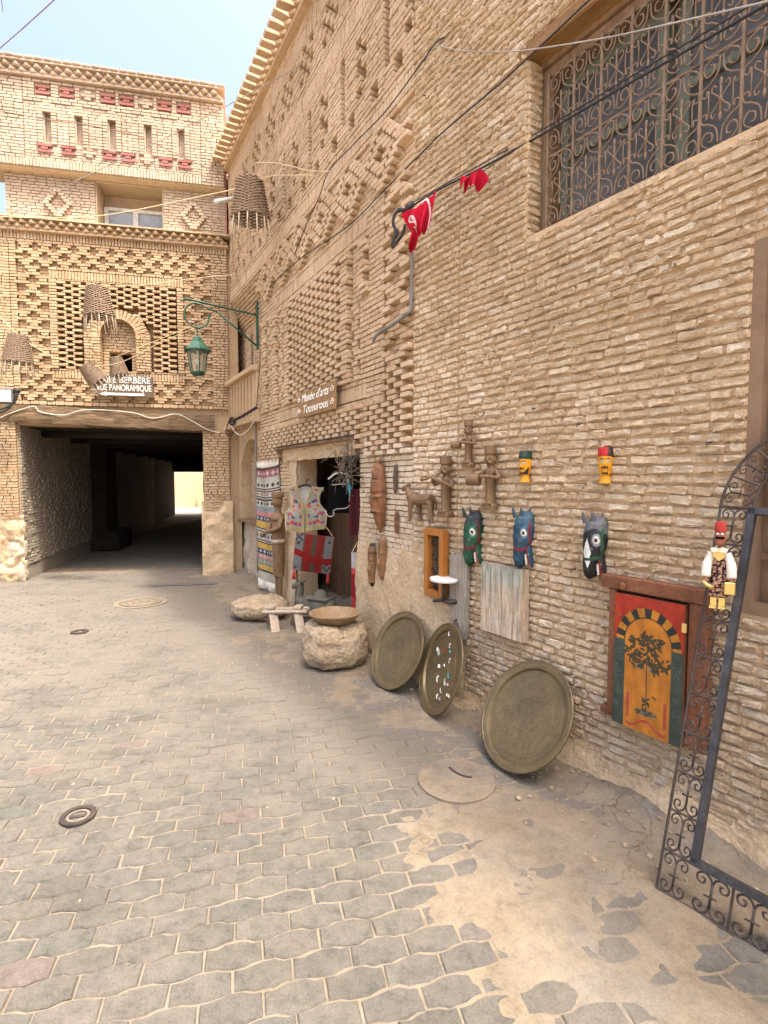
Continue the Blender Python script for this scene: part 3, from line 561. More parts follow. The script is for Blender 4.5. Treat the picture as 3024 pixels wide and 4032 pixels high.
plain(rB, -4.0, -0.47, 3.74, 3.79, **P0); soldier(rB, -3.3, -0.78, 3.793, 3.935, yb=.032); plain(rB, -4.0, -3.3, 3.79, 3.94, **P0); plain(rB, -0.78, -0.47, 3.79, 3.94, **P0); plain(rB, -4.0, -0.47, 3.938, 3.98, **P0)
# raised diagonal stairs of bricks
plain(rB, -4.0, -0.02, 3.985, 4.495, **{**P0, 'yf': (.016, .021)}); plain(rB, -0.47, -0.02, 2.52, 3.97, **{**P0, 'yf': (.016, .021)}); plain(rB, -1.10, -.74, 3.2, 3.74, **{**P0, 'yf': (.014, .02)})
z0_, z1_ = 3.98, 4.50; nrow = 12; pp = (z1_ - z0_) / nrow
for r_ in range(nrow):
    z = z0_ + (r_ + .5) * pp; x = -4.45 if z > 4.4 else -3.98
    k = r_ if r_ <= 6 else 12 - r_; done = []
    for base in np.arange(-4.2, 0.4, 0.62):
        for kk in (k, k - 3):
            if kk < 0: continue
            for sg in (-1, 1):
                xx = base + sg * kk * .0517
                if -3.97 < xx < -0.08 and not any(abs(xx - q_) < .07 for q_ in done): done.append(xx); rB.append((xx, z, .115, pp * .88, .032, -.045 + random.uniform(-.004, .004), random.uniform(-.008, .008)))
plain(rB, -5.6, -0.02, 4.50, 4.545, **P0); soldier(rB, -5.6, -0.02, 4.548, 4.69, yb=.032); plain(rB, -5.6, -0.02, 4.693, 4.74, **P0)
# storey of tall slots and chequered patches
slots = []
for x in np.arange(-5.35, -0.1, 0.82):
    slots.append((x - .04, x + .04, 4.95, 5.52)); slots.append((x - .26, x - .14, 4.78, 4.92)); slots.append((x + .12, x + .24, 4.78, 4.92))
    for j in range(5):
        o = 0.33 + (0.09 if j % 2 else 0); slots.append((x + o - .045, x + o + .045, 4.985 + j * .10, 5.065 + j * .10))
plain(rB, -5.6, -0.02, 4.74, 5.66, holes=slots, **{**P0, 'yf': (-.014, -.004), 'yb': .092})
soldier(rB, -5.6, -0.02, 5.662, 5.80, yb=.032); plain(rB, -5.6, -0.02, 5.803, 5.85, **P0)
patch = []
for x in np.arange(-5.3, -0.1, 0.62):
    for j in range(4):
        for i in range(2):
            o = (i - .5) * .19 + (.095 if j % 2 else 0); patch.append((x + o - .045, x + o + .045, 5.90 + j * .092, 5.975 + j * .092))
plain(rB, -5.6, -0.02, 5.85, 6.32, holes=patch, **{**P0, 'yf': (-.014, -.004), 'yb': .092})
soldier(rB, -5.6, -0.02, 6.322, 6.47, yb=.032); plain(rB, -5.6, -0.02, 6.473, 6.60, **P0)
# end bay: plain wall, corbels, sloping shop-front panel
plain(rB, -5.6, -4.0, 0.95, 2.42, **{**P0, 'yb': 0.275, 'yf': (.248, .255)}); plain(rB, -6.2, -4.0, 3.2, 4.10, holes=[(-5.30, -5.16, 3.2, 3.95), (-4.72, -4.56, 3.2, 4.0)], **{**P0, 'yb': 0.275, 'yf': (.235, .245)})
for k in range(9): plain(rB, -6.2, -4.0, 4.10 + k * .045, 4.145 + k * .045, **{**P0, 'yb': .275, 'yf': (.215 - k * .026, .225 - k * .026)})
mb.build('wall', 'mortar', bB)
rBc = [r_ for r_ in rB if r_[0] > -.95 and r_[1] < 2.0 - .2 * random.random()]; cs_ = set(id(r_) for r_ in rBc)
emit([r_ for r_ in rB if id(r_) not in cs_], FB, bB, 'brick_museum', limit=220); emit(rBc, FB, bB, 'brick_cream', limit=80, rest='cream_brickwork', worn=False)
co = MB(); co.box((-2.81, 0.02, 6.62), (5.66, 0.2, 0.04)); co.box((-2.81, 0.06, 6.715), (5.66, 0.2, 0.10)); cornice = co.build('cornice', 'mortar', bB)
tooth = None
for i, x in enumerate(np.arange(-5.55, 0.0, 0.152)):
    if tooth is None:
        tm = MB(); tm.rbox((0, 0, 0), (0.10, 0.10, 0.05), 0.006, Matrix.Rotation(R(45), 3, 'Z')); tooth = tm.build('tooth', 'brick_museum', cornice); o = tooth
    else: o = tooth.copy(); COL.objects.link(o); o.parent = cornice
    o.location = (x, -0.06, 6.69); o.rotation_euler = (0, 0, random.uniform(-.06, .06))
cap = None
for i, x in enumerate(np.arange(-5.55, 0.0, 0.152)):
    if cap is None: tm = MB(); tm.rbox((0, 0, 0), (0.11, 0.27, 0.048), 0.006); cap = tm.build('cap_brick', 'brick_museum', cornice); o = cap
    else: o = cap.copy(); COL.objects.link(o); o.parent = cornice
    o.location = (x, -0.12, 6.755); o.rotation_euler = (random.uniform(-.05, .05), 0, random.uniform(-.05, .05))
# shop doorway: lintel board, plaster band, plastered jamb, leaf, threshold
ln = MB(); ln.grid(40, 4, lambda u, v: (-3.12 + 2.12 * u, -0.09 + 0.14 * v + .012 * fr3(u * 4, v, 3), 2.012 + .012 * fr3(u * 5, v * 2, 2, 5)))
ln.box((-2.06, 0.0, 1.99), (2.12, 0.17, 0.03)); door = ln.build('doorway', 'old_beam', bB)
pb = MB()
pb.grid(50, 8, lambda u, v: (-2.98 + 2.0 * u, -0.028 - .015 * fr3(u * 4, v, 3, 2), 1.83 + .145 * v + (.012 * fr3(u * 6, 1, 2, 8) if v == 0 else 0)))
pb.box((-1.98, 0.02, 1.90), (2.0, .07, .13)); pb.build('plaster_band', 'plaster', door, smooth=False)
jm = MB()
jm.grid(14, 40, lambda u, v: (-2.56 + .05 * max(0, .35 - v) + .012 * fr3(u * 2, v * 4, 2, 3), -0.01 + .26 * u, -0.02 + 1.86 * v)); jm.build('jamb', 'plaster', door, smooth=True)
rough_sheet('jamb_plaster', door, -3.3, -2.54, -0.02, 1.84, lambda x, z: 0.012 + .05 * (x + 2.72) + .06 * max(0, .75 - z) + .014 * fr3(x, z, 4, 6) - (0.05 * max(0, -2.72 - x) * (1 if z > .8 else 0.2)), 'plaster')
rough_sheet('plaster_patch', bB, -0.98, -0.0, -0.02, 1.5, lambda x, z: 0.03 - .075 * max(0, z - 0.66 - .1 * fr3(x, z, 3, 7)) + .016 * fr3(x, z, 5, 1) + .010 * fr3(x, z, 18, 4), 'plaster')
rough_sheet('plaster_patch', bB, -4.0, -2.6, -0.02, 1.3, lambda x, z: 0.02 - .06 * max(0, z - 0.7) + .018 * fr3(x, z, 4, 5), 'plaster')
for i in range(8):
    lf = MB(); lf.rbox((-3.15 + i * .205, 0.50, 0.75), (0.200, 0.045, 1.36), 0.006)
    for z in (.5, .9, 1.3): lf.ell((-3.15 + i * .205, 0.475, z), (.014, .01, .014), 8, 5)
    if i == 0: leaf = lf.build('door_leaf', 'door_wood', door)
    else: lf.build('plank', 'door_wood', leaf)
th = MB(); th.rbox((-1.75, 0.16, 0.03), (1.58, 0.50, 0.12), 0.03); th.build('threshold', 'plaster_grey', door)
# arched niche and sloping panel of the end bay
ni = MB(); R_ = .62; xc = -4.86; zs = 1.62
pts = [(xc - R_, .95), (xc - R_, zs)] + [(xc - R_ * math.cos(a), zs + R_ * math.sin(a)) for a in np.linspace(0, math.pi, 15)[1:-1]] + [(xc + R_, zs), (xc + R_, .95)]
outer = [(-5.6, .95), (-5.6, 2.42), (-4.0, 2.42), (-4.0, .95)]
poly = [(-5.6, .95), (-5.6, 2.42)] 
ring = MB()
for i in range(len(pts) - 1):
    p, q = pts[i], pts[i + 1]
    ring.add([(p[0], .10, p[1]), (q[0], .10, q[1]), (q[0], .25, q[1]), (p[0], .25, p[1])], [(0, 1, 2, 3)])
for i in range(1, len(pts) - 2):
    p, q = pts[i], pts[i + 1]
    ring.add([(p[0], .10, p[1]), (q[0], .10, q[1]), (q[0], .10, 2.44), (p[0], .10, 2.44)], [(0, 1, 2, 3)])
ring.add([(-6.2, .10, .0), (xc - R_, .10, .0), (xc - R_, .10, 2.44), (-6.2, .10, 2.44)], [(0, 1, 2, 3)]); ring.add([(xc + R_, .10, .9), (-4.0, .10, .9), (-4.0, .10, 2.44), (xc + R_, .10, 2.44)], [(0, 1, 2, 3)])
niche = ring.build('niche', 'plaster', bB)
sl = MB(); sl.rbox((-4.81, .165, .93), (1.62, .20, .05), .008); sl.build('sill', 'window_wood', niche)
rough_sheet('plaster_patch', bB, -5.62, -4.0, -0.02, .93, lambda x, z: -.17 + .05 * (1 - z) + .03 * fr3(x, z, 4, 3), 'plaster_grey')
pnl = MB(); pnl.box((-5.01, .12, 2.80), (2.02, .34, .66)); pnl.rbox((-5.01, .08, 3.17), (2.04, .42, .07), .01); pnl.rbox((-5.01, .05, 2.46), (2.04, .36, .07), .01)
gallery = pnl.build('gallery_panel', 'mortar', bB)
for k in range(9):
    bt = MB(); bt.rbox((-5.52 + k * .178, -.058, 2.81), (.045, .022, .60), .006); bt.build('batten', 'brick_gold', gallery)
for (x, z0_, z1_) in ((-5.23, 3.2, 3.95), (-4.64, 3.2, 4.0)):
    sm = MB(); sm.box((x, .262, (z0_ + z1_) / 2), (.14, .012, z1_ - z0_)); sm.build('slot_window', 'dusty_glass', bB)
# ================================================================== gateway building (lower left) with the tunnel passage
bL = empty('gateway_building', FL.o, FL.th, 'golden brick gateway building with lattice panel and niche above the dark tunnel', 'building')
TUN = (-2.71, 0.03, -0.4, 2.46); HOLE = (-1.38, -1.05, 3.36, 3.65)
NICH = (-1.47, -0.95, 3.34, 4.21); PAN = (-2.07, -0.32, 3.335, 4.68)
mb = MB(); hidden_slabs(mb, -5.5, 0.62, -0.3, 5.4, 0.055, 0.40, [TUN, PAN]); mb.box((-2.4, .33, 5.42), (6.0, .5, .04))
hidden_slabs(mb, -2.07, -0.32, 3.335, 4.68, 0.16, 0.30, [HOLE])
hidden_slabs(mb, -5.5, 0.50, 2.46, 5.40, 0.40, 5.0, [(-1.45, -.95, 3.3, 3.75)])
strips = []; rL = []
Q0 = dict(p=0.0445, lm=(0.10, 0.16), yb=0.056, yf=(-0.010, -0.002), fill=0.84, gap=0.008, wav=0.004, roll=0.01)
plain(rL, -3.7, -2.715, 0.95, 5.22, **Q0); plain(rL, 0.035, 0.46, 0.92, 2.42, **{**Q0, 'wav': .01, 'roll': .02})
plain(rL, 0.21, 0.47, 2.77, 5.22, **Q0); plain(rL, -2.715, 0.21, 2.765, 2.83, **Q0); plain(rL, -2.715, -2.62, 2.83, 5.22, **Q0)
dchain(rL, -2.62, 0.21, 2.835, 3.145, half=3, step=.045, yb=.056, yf=-.012)
plain(rL, -2.18, -0.22, 3.145, 3.185, **Q0); soldier(rL, -2.18, -0.22, 3.188, 3.305, yb=.056); plain(rL, -2.18, -0.22, 3.308, 3.335, **Q0)
dchain(rL, -2.62, -2.18, 3.15, 4.87, half=3, step=.048, yb=.056, yf=-.012, x_ref=-2.40); dchain(rL, -0.22, 0.21, 3.15, 4.87, half=3, step=.048, yb=.056, yf=-.012, x_ref=-.005)
plain(rL, -2.18, -2.07, 3.335, 4.68, **{**Q0, 'yf': (-.03, -.022)}); plain(rL, -0.32, -0.22, 3.335, 4.68, **{**Q0, 'yf': (-.03, -.022)})
AC = (-1.21, 3.86, 0.26); archhole = [NICH, (-1.72, -0.73, 3.335, 4.30)]
lattice(rL, -2.07, -0.32, 3.335, 4.68, S=.215, L=.135, p=.0445, yb=.158, yf=-.012, holes=[(-1.74, -0.72, 3.3, 4.10), (-1.60, -0.84, 4.05, 4.32)])
plain(rL, -1.71, -1.47, 3.335, 3.88, **{**Q0, 'yb': .158, 'yf': (-.035, -.025)}); plain(rL, -0.95, -0.73, 3.335, 3.88, **{**Q0, 'yb': .158, 'yf': (-.035, -.025)})
plain(rL, -1.47, -0.95, 3.66, 4.16, **{**Q0, 'yb': .158, 'yf': (.125, .132)}); plain(rL, -1.47, -1.38, 3.335, 3.66, **{**Q0, 'yb': .158, 'yf': (.125, .132)}); plain(rL, -1.05, -0.95, 3.335, 3.66, **{**Q0, 'yb': .158, 'yf': (.125, .132)})
for k in range(19):                                             # arch of headers
    a = math.pi * (k + .5) / 19; rL.append((-1.21 + .335 * math.cos(a), 3.87 + .345 * math.sin(a), .15, .05, .158, -.03, -a))
for k in range(8): plain(rL, -1.71 + .02 * k, -1.50 + .012 * k * k * .35, 3.88 + k * .0445, 3.9245 + k * .0445, **{**Q0, 'yb': .158, 'yf': (-.02, -.012)}); plain(rL, -0.92 - .012 * k * k * .35, -0.73 - .02 * k, 3.88 + k * .0445, 3.9245 + k * .0445, **{**Q0, 'yb': .158, 'yf': (-.02, -.012)})
plain(rL, -2.18, -0.22, 4.68, 4.70, **Q0); soldier(rL, -2.18, -0.22, 4.702, 4.83, yb=.056); plain(rL, -2.18, -0.22, 4.832, 4.875, **Q0)
dchain(rL, -2.62, 0.21, 4.875, 5.22, half=3, step=.045, yb=.056, yf=-.012)
plain(rL, -3.7, 0.47, 5.22, 5.262, **Q0); soldier(rL, -3.7, 0.47, 5.265, 5.385, yb=.056)
Q1 = {**Q0, 'yf': (.036, .042), 'lm': (.10, .13)}
for (xa, xb, za, zb) in ((-2.62, .21, 2.835, 3.145), (-2.62, -2.18, 3.15, 4.87), (-.22, .21, 3.15, 4.87), (-2.62, .21, 4.875, 5.22)): plain(rL, xa, xb, za, zb, **Q1)
mb.build('wall', 'mortar_gold', bL)
emit(rL, FL, bL, 'brick_gold')
def dogtooth(parent, x0, x1, z, name, mat, rows=2, sp=0.135):
    co = MB(); co.box(((x0 + x1) / 2, .02, z - .012), (x1 - x0, .17, .03)); co.box(((x0 + x1) / 2, -.01, z + rows * .058 + .022), (x1 - x0 + .04, .24, .022)); c = co.build('cornice', mat, parent); t0 = None
    tm = MB(); tm.rbox((0, 0, 0), (.098, .098, .052), .008, Matrix.Rotation(R(45), 3, 'Z'))
    for r_ in range(rows):
        for i, x in enumerate(np.arange(x0 + .07 + (sp / 2 if r_ % 2 else 0), x1 - .03, sp)):
            if t0 is None: t0 = tm.build('tooth', mat, c); o = t0
            else: o = t0.copy(); COL.objects.link(o); o.parent = c
            o.location = (x, -.035 - .025 * r_, z + .032 + r_ * .057); o.rotation_euler = (0, 0, random.uniform(-.08, .08))
    return c
cor = dogtooth(bL, -3.7, .50, 5.40, 'cornice', 'brick_gold')
# timber lintel over the tunnel
bm_ = MB(); bm_.grid(60, 6, lambda u, v: (-2.95 + 3.18 * u, -.03 - .018 * fr3(u * 6, v, 2, 2) - .015 * math.sin(v * 3.14), 2.50 - .10 * u + (.26 + .02 * math.sin(u * 7)) * v + .01 * fr3(u * 8, v, 1.5)))
bm_.grid(60, 3, lambda u, v: (-2.95 + 3.18 * u, -.03 - .018 * fr3(u * 6, 0, 2, 2) + .40 * v, 2.50 - .10 * u + .01 * fr3(u * 8, 0, 1.5)))
bm_.build('lintel', 'old_beam', bL, smooth=True)
# tunnel: walls, ceiling, far opening
tn = MB()
tn.add([(-2.70, .06, -.2), (-3.25, 17, -.2), (-3.25, 17, 2.7), (-2.70, .06, 2.7)], [(0, 1, 2, 3)])
tn.add([(-2.72, .40, -.2), (-3.27, 17, -.2), (-5.5, 17, -.2), (-5.5, .4, -.2), (-2.72, .40, 2.9), (-3.27, 17, 2.9), (-5.5, 17, 2.9), (-5.5, .4, 2.9)], [(0, 1, 5, 4), (2, 3, 7, 6), (1, 2, 6, 5), (4, 5, 6, 7)])
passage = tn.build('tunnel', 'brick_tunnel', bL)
tc = MB(); tc.box((1.0, 8.75, 1.3), (1.93, 16.7, 3.0)); tc.box((-2.5, 10.9, 2.72), (6.2, 12.3, .5)); tc.box((-1.3, 16.9, 2.25), (4.0, .4, .55)); tc.box((-1.34, 2.7, 2.455), (2.75, 4.6, .02)); tc.build('tunnel_lining', 'tunnel_shade', bL)
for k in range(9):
    bm1 = MB(); bm1.tube([(-2.9, 1.0 + k * 1.5, 2.40), (.2, 1.0 + k * 1.5, 2.40)], .07, 8); bm1.build('ceiling_beam', 'tunnel_shade', bL, smooth=True)
tw = MB(); tw.add([(-2.86, 4.7, -.05), (-3.24, 16.9, -.05), (-3.24, 16.9, 2.6), (-2.86, 4.7, 2.6)], [(0, 1, 2, 3)]); tw.build('shade_wall', 'tunnel_shade', bL)  # near-black sheet over the deep left wall, painted to stand in for shade
rT = []
FT = Frame(*FL.w(-2.70, .06, 0)[:2], FL.th + math.atan2(17, -.55))
holder = empty('tunnel_wall', (-2.70, .06, 0), math.atan2(17, -.55)); holder.parent = bL
plain(rT, 0.0, 5.2, .25, 2.5, p=.047, lm=(.10, .17), yb=.01, yf=(-.022, -.008), wav=.012, roll=.02)
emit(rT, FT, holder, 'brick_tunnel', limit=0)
pr = MB(); pr.rbox((-2.72, 4.2, 1.2), (.42, .9, 2.6), .03); pr.rbox((-2.6, 4.2, .22), (.75, 1.2, .45), .05); pr.build('buttress', 'tunnel_shade', bL)
# rubble feet of the gateway piers
def rubble(x0, x1, z0, z1, n, seed, yb=.06):
    rs = random.Random(seed)
    for r_ in range(n):
        x = x0; h = (z1 - z0) / n
        while x < x1 - .05:
            L = rs.uniform(.22, .5); L = min(L, x1 - x); s_ = MB()
            s_.ell((0, 0, 0), (L * .62, .10 + .05 * rs.random(), h * .66), 16, 12)
            for i, v in enumerate(s_.v):
                q = Vector(v); q = Vector((max(-L * .5, min(L * .5, q.x)), q.y, max(-h * .5, min(h * .5, q.z)))); q += Vector((1, 1, 1)) * .02 * noise.fractal(q * 9 + Vector((x, r_, seed)), 1, 2, 4); s_.v[i] = tuple(q)
            s_.build('stone', 'plaster' if rs.random() < .6 else 'plaster_grey', bL, smooth=True, loc=(x + L / 2, yb + .02 * rs.random(), z0 + h * (r_ + .5))); x += L
rubble(-3.75, -2.66, 0.0, .98, 3, 3)
rough_sheet('pier_plaster', bL, 0.0, .50, -.02, 1.25, lambda x, z: .035 + .05 * max(0, .55 - z) - .16 * max(0, z - .86 - .2 * (x > .3)) + .03 * fr3(x, z, 5, 2) + .012 * fr3(x, z, 17, 5), 'plaster')
rough_sheet('pier_plaster', bL, -3.75, -2.66, -.02, 1.05, lambda x, z: .02 + .045 * fr3(x, z, 4, 8) + .05 * fr3(x, z, 10, 2) - .25 * max(0, z - .85), 'plaster')
jb = MB(); jb.grid(20, 40, lambda u, v: (.032 - .03 * max(0, .5 - v) - .012 * fr3(u, v * 3, 3), -.0 + .6 * u, 2.45 * v)); jb.build('pier_plaster', 'plaster_grey', bL, smooth=True)

# ================================================================== upper house above the gateway
bU = empty('upper_house', FL.w(0, 0, 5.5), FL.th, 'pale brick upper house with five niches and red painted brick motifs on its parapet', 'building')
FU = FL
up = bpy.data.objects.new('facade', None); COL.objects.link(up); up.parent = bU; up.location = (0, 0, -5.5)
NX = [-2.12, -1.68, -1.21, -.69, -.20]
mb = MB(); hidden_slabs(mb, -5.0, .455, 6.345, 7.66, .02, .09, [(x - .042, x + .042, 6.74, 7.17) for x in NX]); mb.box((-2.27, .345, 7.0), (5.45, .51, 1.30)); 
hidden_slabs(mb, -2.80, .455, 5.5, 6.34, .185, .60, [(-1.53, -.52, 5.4, 6.30)])
mb.box((-1.2, 2.6, 6.5), (3.3, 4.0, 2.0)); mb.box((-1.2, .85, 5.9), (3.3, .45, .9))
rU = []; U0 = dict(p=.0455, lm=(.11, .17), yb=.022, yf=(-.016, -.008), fill=.82, gap=.010, wav=.003, roll=.008)
FRM = (-2.44, .10, 6.60, 7.30); NX = [-2.12, -1.68, -1.21, -.69, -.20]; MX = [-2.165, -1.835, -1.54, -1.26, -.99, -.71, -.44, -.15]
motif = []
for x in MX:
    for z in (7.475, 6.63): motif.append((x - .11, x + .11, z - .075, z + .075))
plain(rU, -5.0, -2.44, 6.46, 7.62, **U0); plain(rU, .10, .455, 6.345, 7.62, **U0); plain(rU, -2.44, .10, 7.30, 7.62, holes=motif, **U0); plain(rU, -2.44, .10, 6.46, 6.62, holes=[], **{**U0, 'yf': (-.004, .0)})
soldier(rU, -5.0, .10, 6.347, 6.458, yb=.022, yf=(-.018, -.012))
nich = [(x - .045, x + .045, 6.74, 7.17) for x in NX] + motif
ribs = [(x + s_ * .095 - .04, x + s_ * .095 + .04, 6.70, 7.16) for x in NX for s_ in (-1, 1)]
plain(rU, -2.44, .10, 6.62, 7.30, holes=nich + ribs, **{**U0, 'yf': (-.002, .003)})
for x in NX:
    for s_ in (-1, 1): plain(rU, x + s_ * .095 - .04, x + s_ * .095 + .04, 6.70, 7.16, **{**U0, 'yf': (-.024, -.016)})
    for k, wd_ in enumerate((.26, .18, .10)): rU.append((x, 7.18 + k * .0455, wd_, .038, .022, -.02, 0))
wallp = dict(U0); wallp.update(yb=.187, yf=(.160, .168))
plain(rU, -2.80, -1.53, 5.62, 6.34, **wallp); plain(rU, -.52, .455, 5.62, 6.34, **wallp)
for xc in (-2.06, -.05):
    for r_ in range(9):
        h = abs(r_ - 4); o = .16 * (1 - h / 4.6)
        for s_ in (-1, 1): rU.append((xc + s_ * o, 5.72 + r_ * .0455, .075, .039, .187, .115, 0))
mb.build('wall', 'mortar_pale', up); emit(rU, FL, up, 'brick_pale')
rR = []; rC = []
for i, x in enumerate(MX):
    for z in (7.475, 6.63):
        for k, wd_ in ((-1, .20), (0, .09), (1, .20)):
            if i in (2, 5): wd_ = .09 if k else .20
            (rC if i in (2, 5) else rR).append((x, z + k * .046, wd_, .040, .022, -.022, 0))
emit(rR, FL, up, 'brick_red', limit=100, rest='red_bricks'); emit(rC, FL, up, 'brick_pale', limit=20, rest='motif_bricks')
dogtooth(up, -5.0, .46, 7.66, 'cornice', 'brick_pale', 2, .14); cp = None
for x in np.arange(-4.9, .48, .13):
    if cp is None: tm = MB(); tm.rbox((0, 0, 0), (.118, .24, .045), .014); cp = tm.build('cap_brick', 'brick_pale', up); o = cp
    else: o = cp.copy(); COL.objects.link(o); o.parent = up
    o.location = (x, -.03, 7.84); o.rotation_euler = (random.uniform(-.04, .04), 0, random.uniform(-.04, .04))
so = MB(); so.box((-2.27, .10, 6.338), (5.45, .155, .016)); so.box((-1.025, .40, 6.31), (1.0, .44, .02)); so.build('soffit', 'cream_soffit', up)
sd_ = MB(); sd_.box((.468, 1.3, 6.6), (.02, 2.5, 2.3)); sd_.build('side_wall', 'pinkish_render', up)
for xr in (-1.52, -.53): rv = MB(); rv.box((xr, .38, 5.95), (.012, .38, .70)); rv.build('reveal', 'cream_soffit', up)
wf = MB()
for (xa, xb, za, zb) in ((-1.50, -1.44, 5.5, 6.10), (-.60, -.54, 5.5, 6.10), (-1.44, -.60, 6.05, 6.10), (-1.06, -.98, 5.5, 6.05)): wf.box(((xa + xb) / 2, .55, (za + zb) / 2), (xb - xa, .05, zb - za))
wn = wf.build('window', 'white_frame', up)
for (xa, xb) in ((-1.44, -1.06), (-.98, -.60)):
    p_ = MB(); p_.box(((xa + xb) / 2, .56, 5.775), (xb - xa, .008, .55)); p_.build('pane', 'clear_pane', wn)
ct = MB(); ct.grid(60, 2, lambda u, v: (-1.44 + .84 * u, .585 + .008 * math.sin(u * 150), 5.5 + .45 * v + .012 * math.sin(u * 90) * v)); ct.build('net_curtain', 'white_paint', wn, smooth=True)

# ================================================================== far courtyard wall seen through the tunnel
fw = MB(); fw.box((-2.0, 24.5, 2.2), (16, .5, 5.0)); fw.box((-.6, 22.6, 1.6), (1.6, 3.4, 4.0)); fw.box((-2.9, 24.1, .3), (.5, .3, .75))
fo = fw.build('courtyard_wall', 'plaster', None, loc=FL.o, rz=FL.th); tag(fo, 'sunlit ochre courtyard wall seen through the far end of the tunnel', 'wall')

# ================================================================== ground
def wall_dist(x, y):
    a = FA.loc(x, y); b_ = FB.loc(x, y); return -a[1] if a[0] > 0 else -b_[1]
def ground_z(x, y): return 0.012 * max(0.0, min(1.0, (-3.0 - x) / 3.5)) + 0.004 * noise.noise(Vector((x * .7, y * .7, 0)))
def sand_z(x, y):
    d = wall_dist(x, y); n1 = fr3(x, y, 1.1, 3); n2 = fr3(x, y, 4.5, 8); n3 = fr3(x, y, 16, 5)
    wide = 0.62 + 0.55 * max(0, min(1, (3.4 - y) / 1.6)) + .30 * n1
    k = max(0.0, min(1.0, (wide + .25 - d) / .5)); k = k * k * (3 - 2 * k)
    heap = .05 * max(0, .16 - d) / .16
    return ground_z(x, y) - .0065 + k * .0105 + .0035 * n1 + (.0028 + .010 * k) * n2 + .0022 * n3 + heap * (1 + .5 * n2)
gs = MB(); nx, ny = 250, 270; X0, X1, Y0, Y1 = -7.4, 2.6, .6, 9.6
gs.grid(nx, ny, lambda u, v: (lambda x, y: (x, y, sand_z(x, y)))(X0 + (X1 - X0) * u, Y0 + (Y1 - Y0) * v))
o = gs.build('sandy_ground', 'sand', None, smooth=True); tag(o, kind='structure')
gf = MB(); gf.grid(40, 40, lambda u, v: (-300 + 600 * u, -300 + 600 * v, -.022)); o = gf.build('ground', 'far_ground', None); tag(o, kind='structure')
# interlocking pavers, rows parallel to the gateway front
PL, PW = .192, .096; th_ = R(13.5); FP = Frame(0, 0, th_)
def wave(s_, r_):
    q = (s_ / PL + .5 * (r_ % 2) + .12) % 1.0
    return 0.0065 * (1 if q < .36 else 1 - (q - .36) / .14 * 2 if q < .5 else -1 if q < .86 else -1 + (q - .86) / .14 * 2)
pv_root = empty('paved_street', (0, 0, 0), th_); pv_root['kind'] = 'structure'
cells = []
for r_ in range(-2, 260):
    for c_ in range(-70, 36):
        xa = (c_ + .5 * (r_ % 2)) * PL; ya = r_ * PW; W = FP.w(xa + PL / 2, ya + PW / 2, 0)
        if not (-7.4 < W.x < 2.4 and .9 < W.y < 24): continue
        lx, ly = FL.loc(W.x, W.y)
        if ly > -.02 and not (-2.85 - .033 * ly < lx < .1): continue
        d = wall_dist(W.x, W.y)
        if d < .12 and W.y < 9.2: continue
        if W.y > 9 and ly < -.02: continue
        q = project((W.x, W.y, 0)); 
        if not q or q[0] < -250 or q[0] > 3300 or q[1] > 4300: continue
        cells.append((r_, c_, xa, ya, W, q[2]))
cells.sort(key=lambda c: c[5]); V = []; Fc = []
def paver(r_, xa, ya, z, sc=1.0):
    g = random.uniform(.0028, .0042); ss = [0, .2, .36, .5, .68, .86, 1.0] 
    lo = [(xa + g + (PL - 2 * g) * s_, ya + g + wave(xa + PL * s_, r_)) for s_ in ss]; hi = [(xa + g + (PL - 2 * g) * s_, ya + PW - g + wave(xa + PL * s_, r_ + 1)) for s_ in reversed(ss)]
    ring = [(p[0] + random.uniform(-.0025, .0025), p[1] + random.uniform(-.003, .003)) for p in lo + hi]; cx = sum(p[0] for p in ring) / len(ring); cy = sum(p[1] for p in ring) / len(ring); n = len(ring); v = []
    tx, ty = random.uniform(-.012, .012), random.uniform(-.016, .016); h = z + random.uniform(-.0025, .0025)
    for (x, y) in ring: v.append((x - cx, y - cy, h - .03))
    for (x, y) in ring: v.append((x - cx, y - cy, h - .006 + tx * (x - cx) + ty * (y - cy)))
    for (x, y) in ring:
        dx, dy = x - cx, y - cy; v.append((dx - math.copysign(.0045, dx) * (abs(dx) > .085), dy - math.copysign(.0045, dy), h + tx * dx + ty * dy + random.uniform(-.0012, .0012)))
    f = [(k * n + i, k * n + (i + 1) % n, (k + 1) * n + (i + 1) % n, (k + 1) * n + i) for k in (0, 1) for i in range(n)] + [tuple(range(2 * n, 3 * n))]
    return (cx, cy), v, f
for i, (r_, c_, xa, ya, W, dist) in enumerate(cells):
    z = ground_z(W.x, W.y) if W.y < 9 else 0.0; (cx, cy), v, f = paver(r_, xa, ya, z)
    if i < 300:
        me = bpy.data.meshes.new('paver'); me.from_pydata(v, [], f); me.materials.append(MATS['paver']); me.update(); o = bpy.data.objects.new('paver', me); COL.objects.link(o); o.parent = pv_root; o.location = (cx, cy, 0)
    else:
        k = len(V); V.extend([(p[0] + cx, p[1] + cy, p[2]) for p in v]); Fc.extend([tuple(j + k for j in q) for q in f])
me = bpy.data.meshes.new('paving'); me.from_pydata(V, [], Fc); me.materials.append(MATS['paver']); me.update()
o = bpy.data.objects.new('paving', me); COL.objects.link(o); o.parent = pv_root; o['kind'] = 'stuff'
stuff_mat('manhole_iron', [(0.3, (0.10, 0.085, 0.065)), (0.7, (0.20, 0.165, 0.125))], 20, 0.8, 0.4, 60, 0.004)
